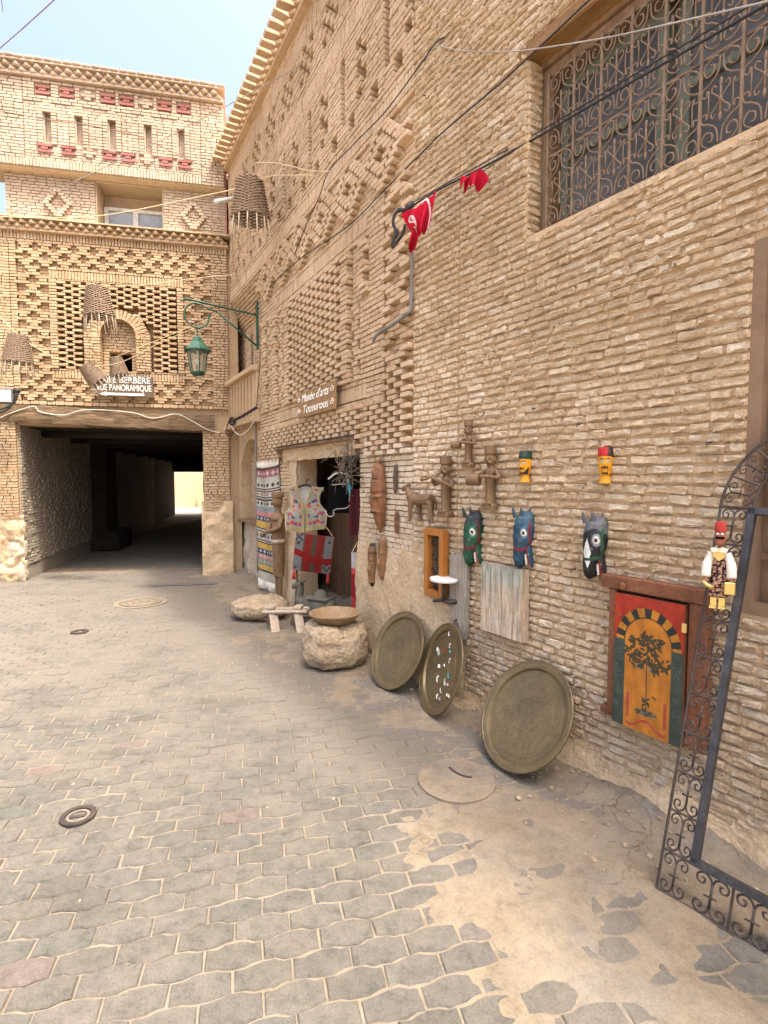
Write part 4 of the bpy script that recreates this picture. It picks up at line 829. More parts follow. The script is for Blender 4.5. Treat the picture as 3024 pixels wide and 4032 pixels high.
# ================================================================== street objects
# ---- round bronze trays leaning on the wall
def tray(Pb, Pt, h, label, dia, decals=False):
    e = (Pt - Pb).normalized(); h = (h - e * h.dot(e)).normalized(); n = e.cross(h)         # n towards the wall side
    Rm = Matrix((h, n, e)).transposed().to_euler()
    r = dia / 2; low = (Pb + e * r).z - r * math.sqrt(max(0, 1 - n.z ** 2)); Pb = Pb + Vector((0, 0, .006 - low + abs(n.z) * .02))
    root = empty('tray', Pb, 0, label, 'tray', 'round bronze trays leaning on the wall'); root.rotation_euler = Rm
    d = MB(); d.lathe([(0.002, .006), (r * .80, .006), (r * .84, .004), (r * .86, -.012), (r * .885, -.016), (r * .985, -.022), (r, -.020), (r, -.012), (r * .985, -.012), (r * .90, -.006), (r * .86, .008), (r * .80, .018), (.002, .018)], 72, (0, 0, r), axis='y')
    d.build('dish', 'bronze', root, smooth=True, sharp=40)
    for rr_ in (.30, .56, .74):
        eg = MB(); eg.tube([(r * rr_ * math.cos(a), .0065, r + r * rr_ * math.sin(a)) for a in np.linspace(0, 2 * math.pi, 61)], .0022, 4, cap=False); eg.build('engraved_ring', 'bronze', root, smooth=True)
    rm = MB(); rm.tube([(r * .992 * math.cos(a), -.017, r + r * .992 * math.sin(a)) for a in np.linspace(0, 2 * math.pi, 73)], .008, 6, cap=False); rm.build('rim', 'bronze', root, smooth=True)
    if decals:
        rs = random.Random(5); cols = ['lettering', 'white_paint', 'silver_braid', 'teal', 'red_tassel']
        spots = [(-.09, .16, 1), (-.07, .13, 2), (-.06, .03, 0), (-.035, .03, 0), (.07, .23, 0), (.09, .14, 2), (.10, .10, 3), (.03, .02, 0), (.10, .03, 2), (-.06, -.06, 0), (.10, -.06, 3), (.05, -.10, 2), (.09, -.12, 2), (.0, -.14, 2), (-.05, -.18, 0), (-.01, -.20, 2), (.09, -.19, 0), (.12, -.20, 0), (.02, .12, 4), (-.08, -.10, 4)]
        for (x, z, c) in spots:
            s_ = MB(); q = rs.uniform(.008, .02); s_.tube([(x + q * math.cos(a) * .6, .001, r + z + q * math.sin(a) * 1.2) for a in np.linspace(rs.uniform(0, 3), rs.uniform(4, 7.2), 7)], .0035, 4); s_.build('chalk_mark', cols[c], root)
    return root
hd = lambda a: Vector((-math.sin(R(a)), -math.cos(R(a)), 0))
tray(Vector((.06, 3.90, .004)), onw(FB, 1592, 2418, -.03), hd(-32), 'plain round bronze tray leaning on the wall beside the rough stone drum', .60)
tray(Vector((.365, 3.42, .004)), onw(FA, 1752, 2480, -.03), hd(-16), 'round bronze tray covered in pale chalk-like marks', .615, True)
tray(Vector((.735, 2.725, .004)), onw(FA, 2085, 2630, -.03), hd(-27), 'largest plain bronze tray, leaning below the weathered board', .625)

# ---- stones, saddle, bowl
def stone(name, c, r, label, cat, seed, amp=.03, drum=False, rz=0.0):
    s_ = MB(); n, k = 72, 44
    for j in range(k + 1):
        t_ = math.pi * j / k
        for i in range(n):
            a = 2 * math.pi * i / n
            if drum:
                q = abs(math.cos(t_)); sx = math.sin(t_); e_ = 0.42; px = math.copysign(abs(math.sin(t_)) ** e_, sx); pz = -math.copysign(q ** .8, math.cos(t_))
                p = Vector((px * math.cos(a), px * math.sin(a), pz))
            else: p = Vector((math.sin(t_) * math.cos(a), math.sin(t_) * math.sin(a), -math.copysign(abs(math.cos(t_)) ** .8, math.cos(t_))))
            q = Vector((p.x * r[0], p.y * r[1], p.z * r[2])); q += p * (amp * noise.fractal(q * 5 + Vector((seed, 0, 0)), 1, 2, 6) - amp * .55 * abs(noise.noise(q * 13 + Vector((0, seed, 0)))) - amp * .5 * max(0, noise.noise(q * 26 + Vector((seed, seed, 0)))))
            s_.v.append((q.x, q.y, max(q.z, -r[2]) + r[2]))
    s_.f = [(j * n + i, j * n + (i + 1) % n, (j + 1) * n + (i + 1) % n, (j + 1) * n + i) for j in range(k) for i in range(n)]; s_.mi = [0] * len(s_.f)
    o = s_.build(name, 'limestone', None, smooth=True, loc=c, rz=rz); return tag(o, label, cat)
stone('stone_drum', (-.435, 4.58, 0), (.30, .30, .185), 'rough pale stone drum carrying the wooden bowl', 'stone', 3, .035, True)
stone('boulder', (-1.44, 6.08, 0), (.34, .26, .138), 'flat oval boulder lying behind the wooden pack saddle', 'boulder', 8, .03)
bw = MB(); bw.lathe([(.01, 0), (.12, 0), (.175, .03), (.225, .085), (.228, .092), (.205, .092), (.19, .078), (.14, .03), (.01, .022)], 48); bw_o = bw.build('wooden_bowl', 'bowl_wood', None, smooth=True, loc=(-.43, 4.60, .352), sharp=45); tag(bw_o, 'wide dark wooden bowl resting on the stone drum', 'bowl')
sd_r = empty('pack_saddle', (-1.05, 5.66, 0), R(-4), 'small wooden pack saddle of crossed slats beside the boulder', 'saddle')
for (x, s_) in ((-.15, 1), (.12, 1), (-.15, -1), (.12, -1)):
    q = MB(); q.tube([(x, -.015 * s_, .245), (x + .075 * s_, -.16 * s_, .0)], .046, 4, flat=.28); o = q.build('slat', 'saddle_wood', sd_r)
for (y, z) in ((-.06, .20), (.05, .205)):
    q = MB(); q.tube(smooth_path([(-.25, y, z - .012), (0, y - .01, z), (.24, y + .005, z + .004)], 4), .022, 8); q.build('beam', 'saddle_wood', sd_r, smooth=True)
for x in (-.16, .13):
    q = MB(); q.rbox((x, -.005, .238), (.085, .15, .03), .006); o = q.build('cross_piece', 'saddle_wood', sd_r)
    for k in range(3): pg = MB(); pg.ell((x - .028 + .028 * k, -.082, .205), (.009, .01, .009), 8, 6); pg.build('peg', 'wool_white', o, smooth=True)

# ---- kneeling stone camel
cm = MB()
cm.ell((.05, 0, .115), (.20, .105, .10), 16, 12); cm.ell((.05, 0, .225), (.085, .07, .075), 12, 8); cm.ell((.19, 0, .10), (.08, .10, .085), 12, 8); cm.ell((-.10, 0, .12), (.10, .095, .11), 12, 8)
cm.tube(smooth_path([(-.14, 0, .13), (-.215, 0, .125), (-.25, 0, .18), (-.235, 0, .26), (-.225, 0, .30)], 4), [.072] * 4 + [.058] * 4 + [.045] * 4 + [.04] * 5, 10)
cm.tube([(-.205, 0, .325), (-.25, 0, .325), (-.305, 0, .30), (-.345, 0, .285)], [.036, .044, .034, .026], 10)
for s_ in (-1, 1):
    cm.tube([(-.20, .03 * s_, .35), (-.185, .045 * s_, .375)], [.016, .005], 6); cm.ell((-.13, .10 * s_, .05), (.11, .04, .045), 10, 7); cm.tube([(-.10, .105 * s_, .04), (-.26, .10 * s_, .025)], [.036, .026], 8); cm.ell((.17, .105 * s_, .055), (.11, .045, .058), 10, 7); cm.tube([(.22, .11 * s_, .03), (.06, .12 * s_, .022)], .028, 8)
cm.tube([(.27, 0, .14), (.30, 0, .06)], .012, 6); cm.box((.06, 0, .20), (.26, .21, .03))
cam_r = fempty('camel_sculpture', FB, -2.03, .02, .085, 'dark green stone sculpture of a kneeling camel on the shop threshold', 'sculpture', dz=R(32))
remesh(cm.build('camel_body', 'stone_green', cam_r), .009)
bs = MB(); bs.rbox((.03, 0, .012), (.62, .30, .024), .006); bs.build('plinth', 'stone_green', cam_r)

# ---- covers set in the paving
def ring_cover(name, c, rs, label, mats, slots=True):
    root = empty(name, (c[0], c[1], ground_z(c[0], c[1]) + .003), .3, label, 'cover')
    for i, (r0, r1, h) in enumerate(rs):
        q = MB(); q.lathe([(r0, 0), (r0, h), (r1, h), (r1, 0)], 40, cap=False); q.add([(0, 0, 0)], []); q.build('ring', mats[i % len(mats)], root, sharp=30)
    if slots: q = MB(); q.rbox((0, 0, .003), (rs[0][0] * 1.5, rs[0][0] * .25, .006), .002); q.build('slot_bar', mats[0], root)
    return root
ring_cover('manhole_cover', (-3.17, 6.86), [(.02, .10, .010), (.115, .17, .008), (.19, .24, .010), (.265, .32, .006)], 'large round manhole cover with worn rings in front of the tunnel', ['manhole_iron', 'sand'], False)
ring_cover('valve_cover', (-3.20, 5.51), [(.045, .085, .010), (.0, .028, .004)], 'small dark round cover ring beyond the slotted valve cover', ['black_iron', 'manhole_iron'], False)
ring_cover('valve_cover', (-1.455, 2.44), [(.056, .078, .010), (.038, .050, .006)], 'black iron valve cover with slotted centre set in the pavers', ['black_iron', 'manhole_iron'])
lid = MB(); lid.lathe([(.002, .004), (.195, .004), (.205, .001), (.205, -.02), (.002, -.02)], 48, jit=.004); o = lid.build('concrete_cover', 'sand', None, smooth=True, loc=(.385, 2.74, .012), sharp=40); tag(o, 'sandy round concrete cover flush with the ground near the largest tray', 'cover')
sk = MB(); sk.tube(smooth_path([(-.025, .10, .010), (.005, .05, .009), (.045, .015, .009), (.085, .005, .010)], 4), .005, 6); sk.build('iron_handle', 'black_iron', o, smooth=True)
g1, g2 = at(606, 2296, 8.0), at(856, 2296, 8.0)
pl_ = MB(); pl_.rbox((0, 0, .004), (1.0, .10, .012), .004); o = pl_.build('drain_plate', 'grey_fitting', None, loc=(-3.05, 8.05, .006), rz=R(10)); tag(o, 'long narrow metal drain plate across the tunnel mouth', 'plate')

# ---- leaning wrought-iron arch
bl_ = Vector((1.0676, 1.993, .008)); tl_ = Vector((1.3854, 2.1887, 1.487)); e2 = (tl_ - bl_).normalized()
hh = (Vector((FA.c, FA.s, 0)) + Vector((.2452, -.266, 0)).normalized()); e1 = (hh - e2 * hh.dot(e2)).normalized(); e3 = e2.cross(e1) * -1
GW, GH, W1, B1, RA = .76, 1.53, .115, .165, .38
gate = empty('iron_arch', bl_, 0, 'wrought-iron arched gate frame with scrollwork leaning against the wall', 'gate'); gate.rotation_euler = Matrix((e1, e1.cross(e2) * -1, e2)).transposed().to_euler()
Mg = Matrix((e1, -(e1.cross(e2)), e2)).transposed()
if Mg.determinant() < 0: Mg = Matrix((e1, e1.cross(e2), e2)).transposed()
gate.rotation_euler = Mg.to_euler()
def bar(p, name, mat, wd_, dp): 
    q = MB(); q.tube(p, wd_ / 2 * 1.2, 4 if mat == 'steel_dark' else 6, flat=dp / wd_); return q.build(name, mat, gate)
for (a, b_) in (((0, 0, 0), (0, 0, GH)), ((GW, 0, 0), (GW, 0, GH)), ((0, 0, 0), (GW, 0, 0)), ((0, 0, GH), (GW, 0, GH))): bar([a, b_], 'frame_bar', 'black_iron', .009, .009)
for (a, b_) in (((W1, 0, B1), (W1, 0, GH)), ((GW - W1, 0, B1), (GW - W1, 0, GH)), ((W1, 0, B1), (GW - W1, 0, B1)), ((W1, 0, GH - .012), (GW - W1, 0, GH - .012))):
    q = MB(); v_ = Vector(b_) - Vector(a); L_ = v_.length; q.box(((a[0] + b_[0]) / 2, 0, (a[2] + b_[2]) / 2), (.026 if v_.z > .1 else L_ + .026, .03, L_ if v_.z > .1 else .026)); q.build('inner_bar', 'steel_dark', gate)
bar([(RA - RA * math.cos(t_), 0, GH + RA * math.sin(t_)) for t_ in np.linspace(0, math.pi, 25)], 'arch_bar', 'black_iron', .010, .010)
ri = RA - W1; bar([(RA - ri * math.cos(t_), 0, GH + ri * math.sin(t_)) for t_ in np.linspace(0, math.pi, 21)], 'arch_bar', 'black_iron', .009, .009)
def cell(wd_, h):                                                          # one bay of scrollwork, upright
    s_ = MB(); q = wd_ / 2; t_ = .0034
    s_.tube([(0, 0, h * .22), (0, 0, h * .78)], .0042, 5); s_.tube([(-q * .36, -.004, h * .48), (q * .36, -.004, h * .5)], .0036, 5); s_.ell((0, 0, h * .5), (.006, .006, .006), 6, 4)
    for sg in (-1, 1):
        for (zz, fl) in ((0, 1), (h, -1)):
            s_.tube(smooth_path([(0, 0, zz + fl * h * .26), (sg * q * .12, 0, zz + fl * h * .12), (sg * q * .48, 0, zz + fl * h * .045), (sg * q * .84, 0, zz + fl * h * .13), (sg * q * .80, 0, zz + fl * h * .27), (sg * q * .50, 0, zz + fl * h * .29), (sg * q * .42, 0, zz + fl * h * .19), (sg * q * .60, 0, zz + fl * h * .16)], 4), t_, 5)
            s_.ell((sg * q * .48, 0, zz + fl * h * .02), (.006, .006, .005), 6, 4)
    return s_
c0 = None; hs = GH / 10
for k in range(10):
    for sx in (W1 / 2 - .004, GW - W1 / 2 + .004):
        if c0 is None: c0 = cell(W1 - .02, hs).build('scroll_bay', 'black_iron', gate, smooth=True); o = c0
        else: o = c0.copy(); COL.objects.link(o); o.parent = gate
        o.location = (sx, 0, k * hs)
        if k: bar([(0 if sx < .3 else GW - W1, 0, k * hs), (W1 if sx < .3 else GW, 0, k * hs)], 'rung', 'black_iron', .008, .008)
for k in range(4):
    wx = (GW - 2 * W1) / 4; o = c0.copy(); COL.objects.link(o); o.parent = gate; o.location = (W1 + wx * (k + .5), 0, 0); o.scale = (wx / (W1 - .02) * .92, 1, (B1 - .012) / hs)
    if k: bar([(W1 + wx * k, 0, 0), (W1 + wx * k, 0, B1)], 'rung', 'black_iron', .008, .008)
for k in range(9):
    t_ = math.pi * (k + .5) / 9; rm_ = (RA + ri) / 2; o = c0.copy(); COL.objects.link(o); o.parent = gate; o.location = (RA - (ri + .006) * math.cos(t_), 0, GH + (ri + .006) * math.sin(t_)); o.rotation_euler = (0, t_ - math.pi / 2, 0); o.scale = (1.0, 1, (W1 - .012) / hs)
    t2 = math.pi * k / 9
    if k: bar([(RA - ri * math.cos(t2), 0, GH + ri * math.sin(t2)), (RA - RA * math.cos(t2), 0, GH + RA * math.sin(t2))], 'rung', 'black_iron', .008, .008)
fan = MB()
for sg in (-1, 1): fan.tube(smooth_path([(RA, 0, GH), (RA + sg * .10, 0, GH + .16), (RA + sg * .2, 0, GH + .12), (RA + sg * .18, 0, GH + .03), (RA + sg * .11, 0, GH + .05)], 6), .004, 5)
fan.tube([(RA, 0, GH), (RA, 0, GH + ri)], .0045, 5); fan.build('fan_scroll', 'black_iron', gate, smooth=True)

# ---- painted cupboard door on the wall
YP = -.055
pd = fempty('painted_door', FA, 1.935, 0, .41, 'small painted cupboard door with orange arch and flowering tree, in a brown frame', 'door')
def P(name, x0, x1, z0, z1, y0, y1, mat, par=pd, b=.004):
    q = MB(); q.rbox(((x0 + x1) / 2 - 1.90, (y0 + y1) / 2, (z0 + z1) / 2 - .40), (x1 - x0, abs(y1 - y0), z1 - z0), b); return q.build(name, mat, par)
P('head_rail', 1.655, 2.165, 1.05, 1.115, -.085, -.022, 'brown_frame'); P('stile', 1.695, 1.735, .405, 1.049, -.075, -.022, 'brown_frame'); P('stile', 2.085, 2.165, .405, 1.049, -.075, -.022, 'brown_frame'); P('bottom_rail', 1.655, 2.10, .395, .435, -.07, -.022, 'brown_frame')
q = MB(); q.ell((1.775 - 1.90, -.092, 1.072 - .40), (.022, .016, .022), 4, 3); q.build('knob', 'brown_frame', pd)
P('hinge', 2.068, 2.088, .915, .955, -.098, -.088, 'brass', b=.001)
X0_, X1_, Z0_, Z1_ = 1.74, 2.078, .385, 1.035
rsd = random.Random(11); leaves = []
for i in range(150):
    a = rsd.uniform(-1.25, 1.25); r_ = rsd.uniform(.04, .145); leaves.append((1.91 + r_ * math.sin(a) * .9, .70 + .02 + r_ * math.cos(a) * 1.55 - .06, rsd.uniform(0, 3.14), rsd.uniform(.009, .016)))
for i in range(14): leaves.append((1.91 + rsd.uniform(-.04, .04), rsd.uniform(.47, .58), rsd.uniform(0, 3.14), .011))
def door_col(x, z):
    n_ = .85 + .3 * noise.noise(Vector((x * 30, z * 8, 0))); OR = (.50 * n_, .185 * n_, .022 * n_); BK = (.022, .025, .022); GN = (.045 * n_, .066 * n_, .05 * n_); RD = (.38 * n_, .035 * n_, .012)
    xc = 1.91; zc = .815; dx, dz = x - xc, z - zc; r_ = math.hypot(dx, dz * .92)
    if abs(dx) > .112 and z < .815 - .0: 
        if z < .43 + .02 * math.sin(x * 90): return GN
        return GN if rsd.random() > .06 else (.12, .14, .11)
    if z > .80 and r_ > .158: return RD
    if z > .80 and r_ > .118:
        k = int((math.atan2(dz, dx) / math.pi) * 14.0 + .5); return BK if k % 2 else (OR[0], OR[1] * 1.1, OR[2])
    if z > .80 and r_ > .113: return BK
    if abs(dx) < .0035 and .50 < z < .80: return (.06, .06, .03)
    for (lx, lz, la, ls) in leaves:
        ux = (x - lx) * math.cos(la) + (z - lz) * math.sin(la); uz = -(x - lx) * math.sin(la) + (z - lz) * math.cos(la)
        if (ux / (ls * 1.2)) ** 2 + (uz / (ls * .42)) ** 2 < 1: return (.05, .042, .02)
    if abs(z - .70) < .012 and abs(abs(dx) - .035) < .022: return (.17, .13, .10)
    if abs(z - .485) < .018 - .25 * abs(dx) and abs(dx) < .055: return (.10, .10, .08)
    if (abs(abs(dx) - .092) < .007 and .44 < z < .56) or (abs(z - (.425 + .02 * math.cos(dx * 40))) < .007 and abs(dx) < .1): return (.36, .06, .04)
    return OR
pn = MB(); pn.grid(120, 220, lambda u, v: (lambda x, z: (x - 1.90, -.090, z - .40, door_col(x, z)))(X0_ + (X1_ - X0_) * u, Z0_ + (Z1_ - Z0_) * v))
pn.build('painted_panel', 'painted', pd)
bk = MB(); bk.box((1.909 - 1.90, -.058, .71 - .40), (X1_ - X0_, .060, Z1_ - Z0_)); bk.build('panel_core', 'brown_frame', pd)

# ---- weathered board, grey plank, little shelf, framed scroll grille
def board_col(x, z):
    s_ = noise.fractal(Vector((x * 70, z * 2.2, 1)), 1, 2, 4); g = noise.fractal(Vector((x * 22, z * 3, 7)), 1, 2, 3); t_ = max(0, min(1, (z - .45) * 1.6 + .5 * g))
    c = Vector((.44, .355, .26)).lerp(Vector((.30, .32, .27)), t_)
    if abs(x) > .172: c = c.lerp(Vector((.33, .21, .11)), .7)
    c = c * (1.0 + .55 * s_)
    if g > .22 and z < .6: c = c.lerp(Vector((.52, .47, .40)), .5)
    return tuple(max(.02, v) for v in c)
wb = fempty('weathered_board', FA, .98, 0, .625, 'weathered wooden board with flaked pale paint hung on the wall', 'board')
for k in range(4):
    wb_ = MB(); xa = -.185 + k * .0925; wb_.grid(14, 60, lambda u, v, xa=xa: (xa + .0915 * u, -.062 - .004 * noise.noise(Vector((u * 2 + k, v * 3, 0))) + .012 * (1 if u in (0, 1) else 0), .44 * v, board_col(xa + .0915 * u, v)))
    wb_.build('plank', 'weathered', wb)
q = MB(); q.box((0, -.035, .22), (.372, .03, .44)); q.build('back_batten', 'saddle_wood', wb)
gp = fempty('grey_plank', FA, .575, 0, .52, 'old grey plank with jagged ends behind the small round shelf', 'plank')
q = MB(); q.plate([(-.10, .13), (-.06, .09), (-.02, .12), (.0, .06), (.03, .0), (.06, -.01), (.075, .04), (.08, .55), (.055, .60), (.035, .56), (.02, .60), (-.0, .565), (-.025, .58), (-.05, .55), (-.07, .575), (-.10, .54)], -.05, -.022); q.build('plank_body', 'grey_wood', gp)
sf = fempty('round_shelf', FA, .475, -.10, .74, 'small round white shelf on a dark iron bracket against the grey plank', 'shelf')
q = MB(); q.lathe([(.002, .155), (.105, .155), (.11, .162), (.11, .172), (.105, .178), (.002, .178)], 36, (0, 0, 0), sy=.85); q.build('disc', 'white_plastic', sf, smooth=True, sharp=40)
q = MB(); q.tube([(0, 0, .01), (0, 0, .156)], .014, 8); q.tube(smooth_path([(-.09, -.02, .0), (-.03, 0, .012), (.04, .02, .012), (.08, .075, .02)], 4), [.012] * 6 + [.017] * 7, 8); q.build('bracket', 'black_iron', sf, smooth=True)
fg = fempty('framed_grille', FA, .33, 0, .75, 'orange wooden frame holding a dark iron scroll grille', 'frame')
for (xa, xb, za, zb) in ((-.105, -.065, 0, .50), (.065, .105, 0, .50), (-.065, .065, 0, .05), (-.065, .065, .45, .50)):
    q = MB(); q.rbox(((xa + xb) / 2, -.055, (za + zb) / 2), (xb - xa, .065, zb - za), .004); q.build('frame_bar', 'orange_wood', fg)
for k in range(4):
    q = MB(); z = .10 + k * .10
    for sg in (-1, 1): q.tube(spiral(sg * .032, z, .032, .008, math.pi / 2, 1.4, 16, -.05, sg), .005, 5)
    q.tube([(0, -.05, z - .05), (0, -.05, z + .05)], .005, 5); q.build('scroll', 'black_iron', fg, smooth=True)
q = MB(); q.box((0, -.022, .25), (.128, .006, .40)); q.build('back_panel', 'old_beam', fg)

# ---- carved relief helper: rows of (z, centre, half width, depth)
def interp(rows, z):
    for i in range(len(rows) - 1):
        a, b_ = rows[i], rows[i + 1]
        if a[0] <= z <= b_[0]:
            t_ = (z - a[0]) / max(1e-6, b_[0] - a[0]); t_ = t_ * t_ * (3 - 2 * t_) * .5 + t_ * .5
            return [a[j] + (b_[j] - a[j]) * t_ for j in range(1, 4)]
    return list(rows[-1][1:4])
def relief(mb, rows, col, nu=22, nv=48, bulge=None, pw=2.2):
    z0, z1 = rows[0][0], rows[-1][0]
    def fn(u, v):
        z = z0 + (z1 - z0) * v; cx, hw, d = interp(rows, z); t_ = 2 * u - 1; y = -d * max(0, 1 - abs(t_) ** pw) ** (1 / pw)
        x = cx + hw * t_
        if bulge: y -= bulge(x, z)
        return (x, y, z, col(x, z, t_))
    return mb.grid(nu, nv, fn)
gs_ = lambda x, z, cx, cz, a, b_: math.exp(-((x - cx) / a) ** 2 - ((z - cz) / b_) ** 2)
# wooden wall masks
def wood_col(base, dark=(.06, .03, .015)):
    def f(marks):
        def c(x, z, t_):
            k = .8 + .5 * noise.noise(Vector((x * 60, z * 12, 3))); cc = [v * k for v in base]
            for (mx, mz, a, b_) in marks:
                if ((x - mx) / a) ** 2 + ((z - mz) / b_) ** 2 < 1: cc = list(dark)
            return cc
        return c
    return f
mk = fempty('tall_mask', FB, -.50, -.03, 1.15, 'tall reddish carved wooden mask with a tapering chin and a second small face on top', 'mask', dz=R(8))
q = MB(); base = wood_col((.22, .095, .04))
relief(q, [(0, .015, .012, .02), (.10, .012, .055, .05), (.22, 0, .082, .075), (.36, -.002, .088, .08), (.46, 0, .072, .075), (.54, .0, .06, .06), (.62, -.01, .035, .03)],
    base([(-.005, .178, .05, .013), (-.035, .303, .034, .007), (.045, .303, .034, .007), (-.01, .49, .024, .006), (-.005, .455, .055, .005), (-.025, .535, .014, .005), (.015, .535, .014, .005)]), 26, 80,
    lambda x, z: .035 * gs_(x, z, -.005, .26, .016, .05) + .03 * gs_(x, z, 0, .18, .05, .014) + .016 * gs_(x, z, -.035, .31, .03, .02) + .016 * gs_(x, z, .04, .31, .03, .02) - .02 * gs_(x, z, 0, .335, .08, .012) + .025 * gs_(x, z, -.01, .52, .012, .03) - .012 * gs_(x, z, 0, .455, .06, .008))
q.build('mask_face', 'carving', mk, smooth=True)
for sg in (-1, 1): e_ = MB(); e_.tube([(sg * .03 - .005, -.02, .60), (sg * .038 - .01, -.02, .645)], [.016, .004], 6); e_.build('horn', 'red_wood', mk, smooth=True)
def slim(x, z0, h, hw, d, label, fr=FB, face=True, base_=(.30, .16, .07), blk=False, name='slim_mask', dz=R(6)):
    r_ = fempty(name, fr, x, -.02, z0, label, 'carving', dz=dz); q = MB(); b0 = wood_col(base_)
    def col(xx, z, t_):
        c = b0([(0, h * .26, hw * .6, h * .018), (-hw * .3, h * .52, hw * .35, h * .012), (hw * .4, h * .52, hw * .35, h * .012)])(xx, z, t_)
        return (.02, .018, .016) if blk and (z > h * .93 or z < h * .10 and t_ > 0 or abs(z - h * .78) < h * .012) else c
    relief(q, [(0, 0, hw * .35, d * .5), (h * .1, 0, hw * .8, d * .9), (h * .35, 0, hw, d), (h * .8, 0, hw, d), (h * .93, 0, hw * .85, d * .8), (h, 0, hw * .55, d * .4)], col, 18, 50, (lambda xx, z: d * .45 * gs_(xx, z, 0, h * .40, hw * .3, h * .07) - d * .3 * gs_(xx, z, 0, h * .56, hw, h * .03)) if face else (lambda xx, z: d * .4 * math.sin(z * 60) * .3))
    q.build('face', 'carving', r_, smooth=True); return r_
slim(-.64, .66, .385, .045, .05, 'narrow carved face with blackened top and beard', blk=True, base_=(.24, .125, .052))
slim(-.46, .745, .375, .045, .05, 'narrow plain brown carved face below the tall mask', base_=(.25, .13, .056))
slim(-.255, 1.49, .235, .022, .022, 'small dark thin carving high beside the tall mask', face=False, base_=(.10, .065, .045), name='thin_carving')
slim(-.235, 1.165, .19, .024, .022, 'small reddish thin carving below the dark one', base_=(.17, .08, .04), name='thin_carving')

# ---- carved animal and musicians
an = fempty('carved_animal', FA, .14, -.05, 1.285, 'small carved wooden foal standing out from the wall', 'carving', dz=R(6))
q = MB()
q.tube(smooth_path([(-.085, 0, .165), (-.03, 0, .158), (.04, 0, .162), (.10, 0, .165)], 5), [.035, .040, .042, .041, .040, .039, .038, .038, .038, .039, .040, .041, .042, .042, .040, .034], 10)
q.tube(smooth_path([(-.085, 0, .165), (-.115, 0, .20), (-.135, 0, .235)], 5), [.034] * 4 + [.026] * 4 + [.022] * 3, 10); q.tube([(-.122, 0, .247), (-.158, 0, .243), (-.182, 0, .222)], [.026, .022, .014], 8)
for sg in (-1, 1): q.tube([(-.118, sg * .012, .262), (-.115, sg * .014, .285)], [.009, .003], 6)
for (x, y, dx) in ((-.075, -.026, -.004), (-.055, .026, .022), (.075, .026, -.006), (.105, -.026, .03)):
    q.tube([(x, y, .15), (x + dx * .5, y, .08), (x + dx, y, .012)], [.022, .015, .012], 8); q.ell((x + dx - .006, y, .009), (.022, .015, .010), 8, 6)
q.tube(smooth_path([(.125, 0, .185), (.145, 0, .15), (.142, 0, .09)], 4), .007, 6)
an.scale = (1.12, 1.12, 1.05); remesh(q.build('foal_body', 'carved_wood', an), .0055)
pgm = MB(); pgm.tube([(0, .0, .16), (0, .075, .17)], .006, 6); pgm.build('wall_peg', 'black_iron', an)
def musician(x, z0, h, label, kind, yaw, fr=FA):
    r_ = fempty('musician_carving', fr, x, -.055, z0, label, 'carving', 'carved wooden musicians', dz=yaw); s_ = h / .44; q = MB()
    q.box((0, .005, .0175), (.10, .085, .035)); q.tube([(0, .008, .03), (0, .008, .12), (0, .008, .21), (0, .01, .27), (0, .01, .288)], [.046, .043, .047, .05, .028], 12, flat=.72)
    for sg in (-1, 1): q.ell((sg * .02, -.028, .043), (.016, .028, .013), 8, 6)
    q.tube([(0, .008, .27), (0, .006, .315)], .023, 10)
    q.ell((0, .0, .342), (.037, .038, .05), 14, 10); q.ell((0, -.038, .337), (.008, .014, .015), 8, 6)
    for sg in (-1, 1): q.ell((sg * .016, -.035, .320), (.017, .009, .005), 8, 5, rot=Matrix.Rotation(R(14 * sg), 3, 'Y')); q.ell((sg * .037, .004, .338), (.006, .011, .014), 6, 5); q.ell((sg * .015, -.031, .357), (.013, .008, .004), 8, 5)
    q.lathe([(.002, .375), (.042, .375), (.040, .437), (.002, .437)], 18)
    if kind == 'flute':
        q.tube(smooth_path([(-.045, 0, .265), (-.075, -.03, .235), (-.06, -.065, .275), (-.03, -.085, .295)], 4), [.018] * 5 + [.014] * 8, 8); q.tube(smooth_path([(.045, 0, .265), (.07, -.03, .225), (.02, -.08, .255), (-.045, -.10, .28)], 4), [.018] * 5 + [.014] * 8, 8)
    else:
        q.tube(smooth_path([(-.045, 0, .265), (-.075, -.02, .22), (-.045, -.075, .215)], 4), [.018] * 4 + [.014] * 5, 8); q.tube(smooth_path([(.045, 0, .265), (.075, -.02, .22), (.02, -.075, .225), (-.03, -.085, .225)], 4), [.018] * 5 + [.014] * 8, 8)
    o = q.build('musician_figure', 'carved_wood', r_); remesh(o, .0052, 1)
    if kind == 'flute':
        i_ = MB(); i_.tube([(-.005, -.05, .312), (-.11, -.10, .27), (-.135, -.11, .275)], [.007, .010, .018], 8); i_.build('flute', 'carved_wood', r_, smooth=True)
    else:
        i_ = MB(); i_.tube([(-.04, -.07, .205), (-.125, -.085, .205)], .042 if kind == 'drum' else .034, 16); i_.build('drum', 'carved_wood', r_, smooth=True, sharp=40)
    ey = MB()
    for sg in (-1, 1): ey.ell((sg * .016, -.0345, .347), (.008, .005, .005), 8, 5)
    ey.build('eyes', 'dark_wood', r_, smooth=True)
    r_.scale = (s_, s_, s_); return r_
musician(.43, 1.338, .435, 'carved wooden flute player in a fez beside the foal', 'flute', R(12))
musician(.66, 1.685, .315, 'smallest carved wooden musician holding a little drum, above the other two', 'tabla', R(14))
musician(.865, 1.412, .41, 'carved wooden drummer with a big moustache and a round drum', 'drum', R(16))

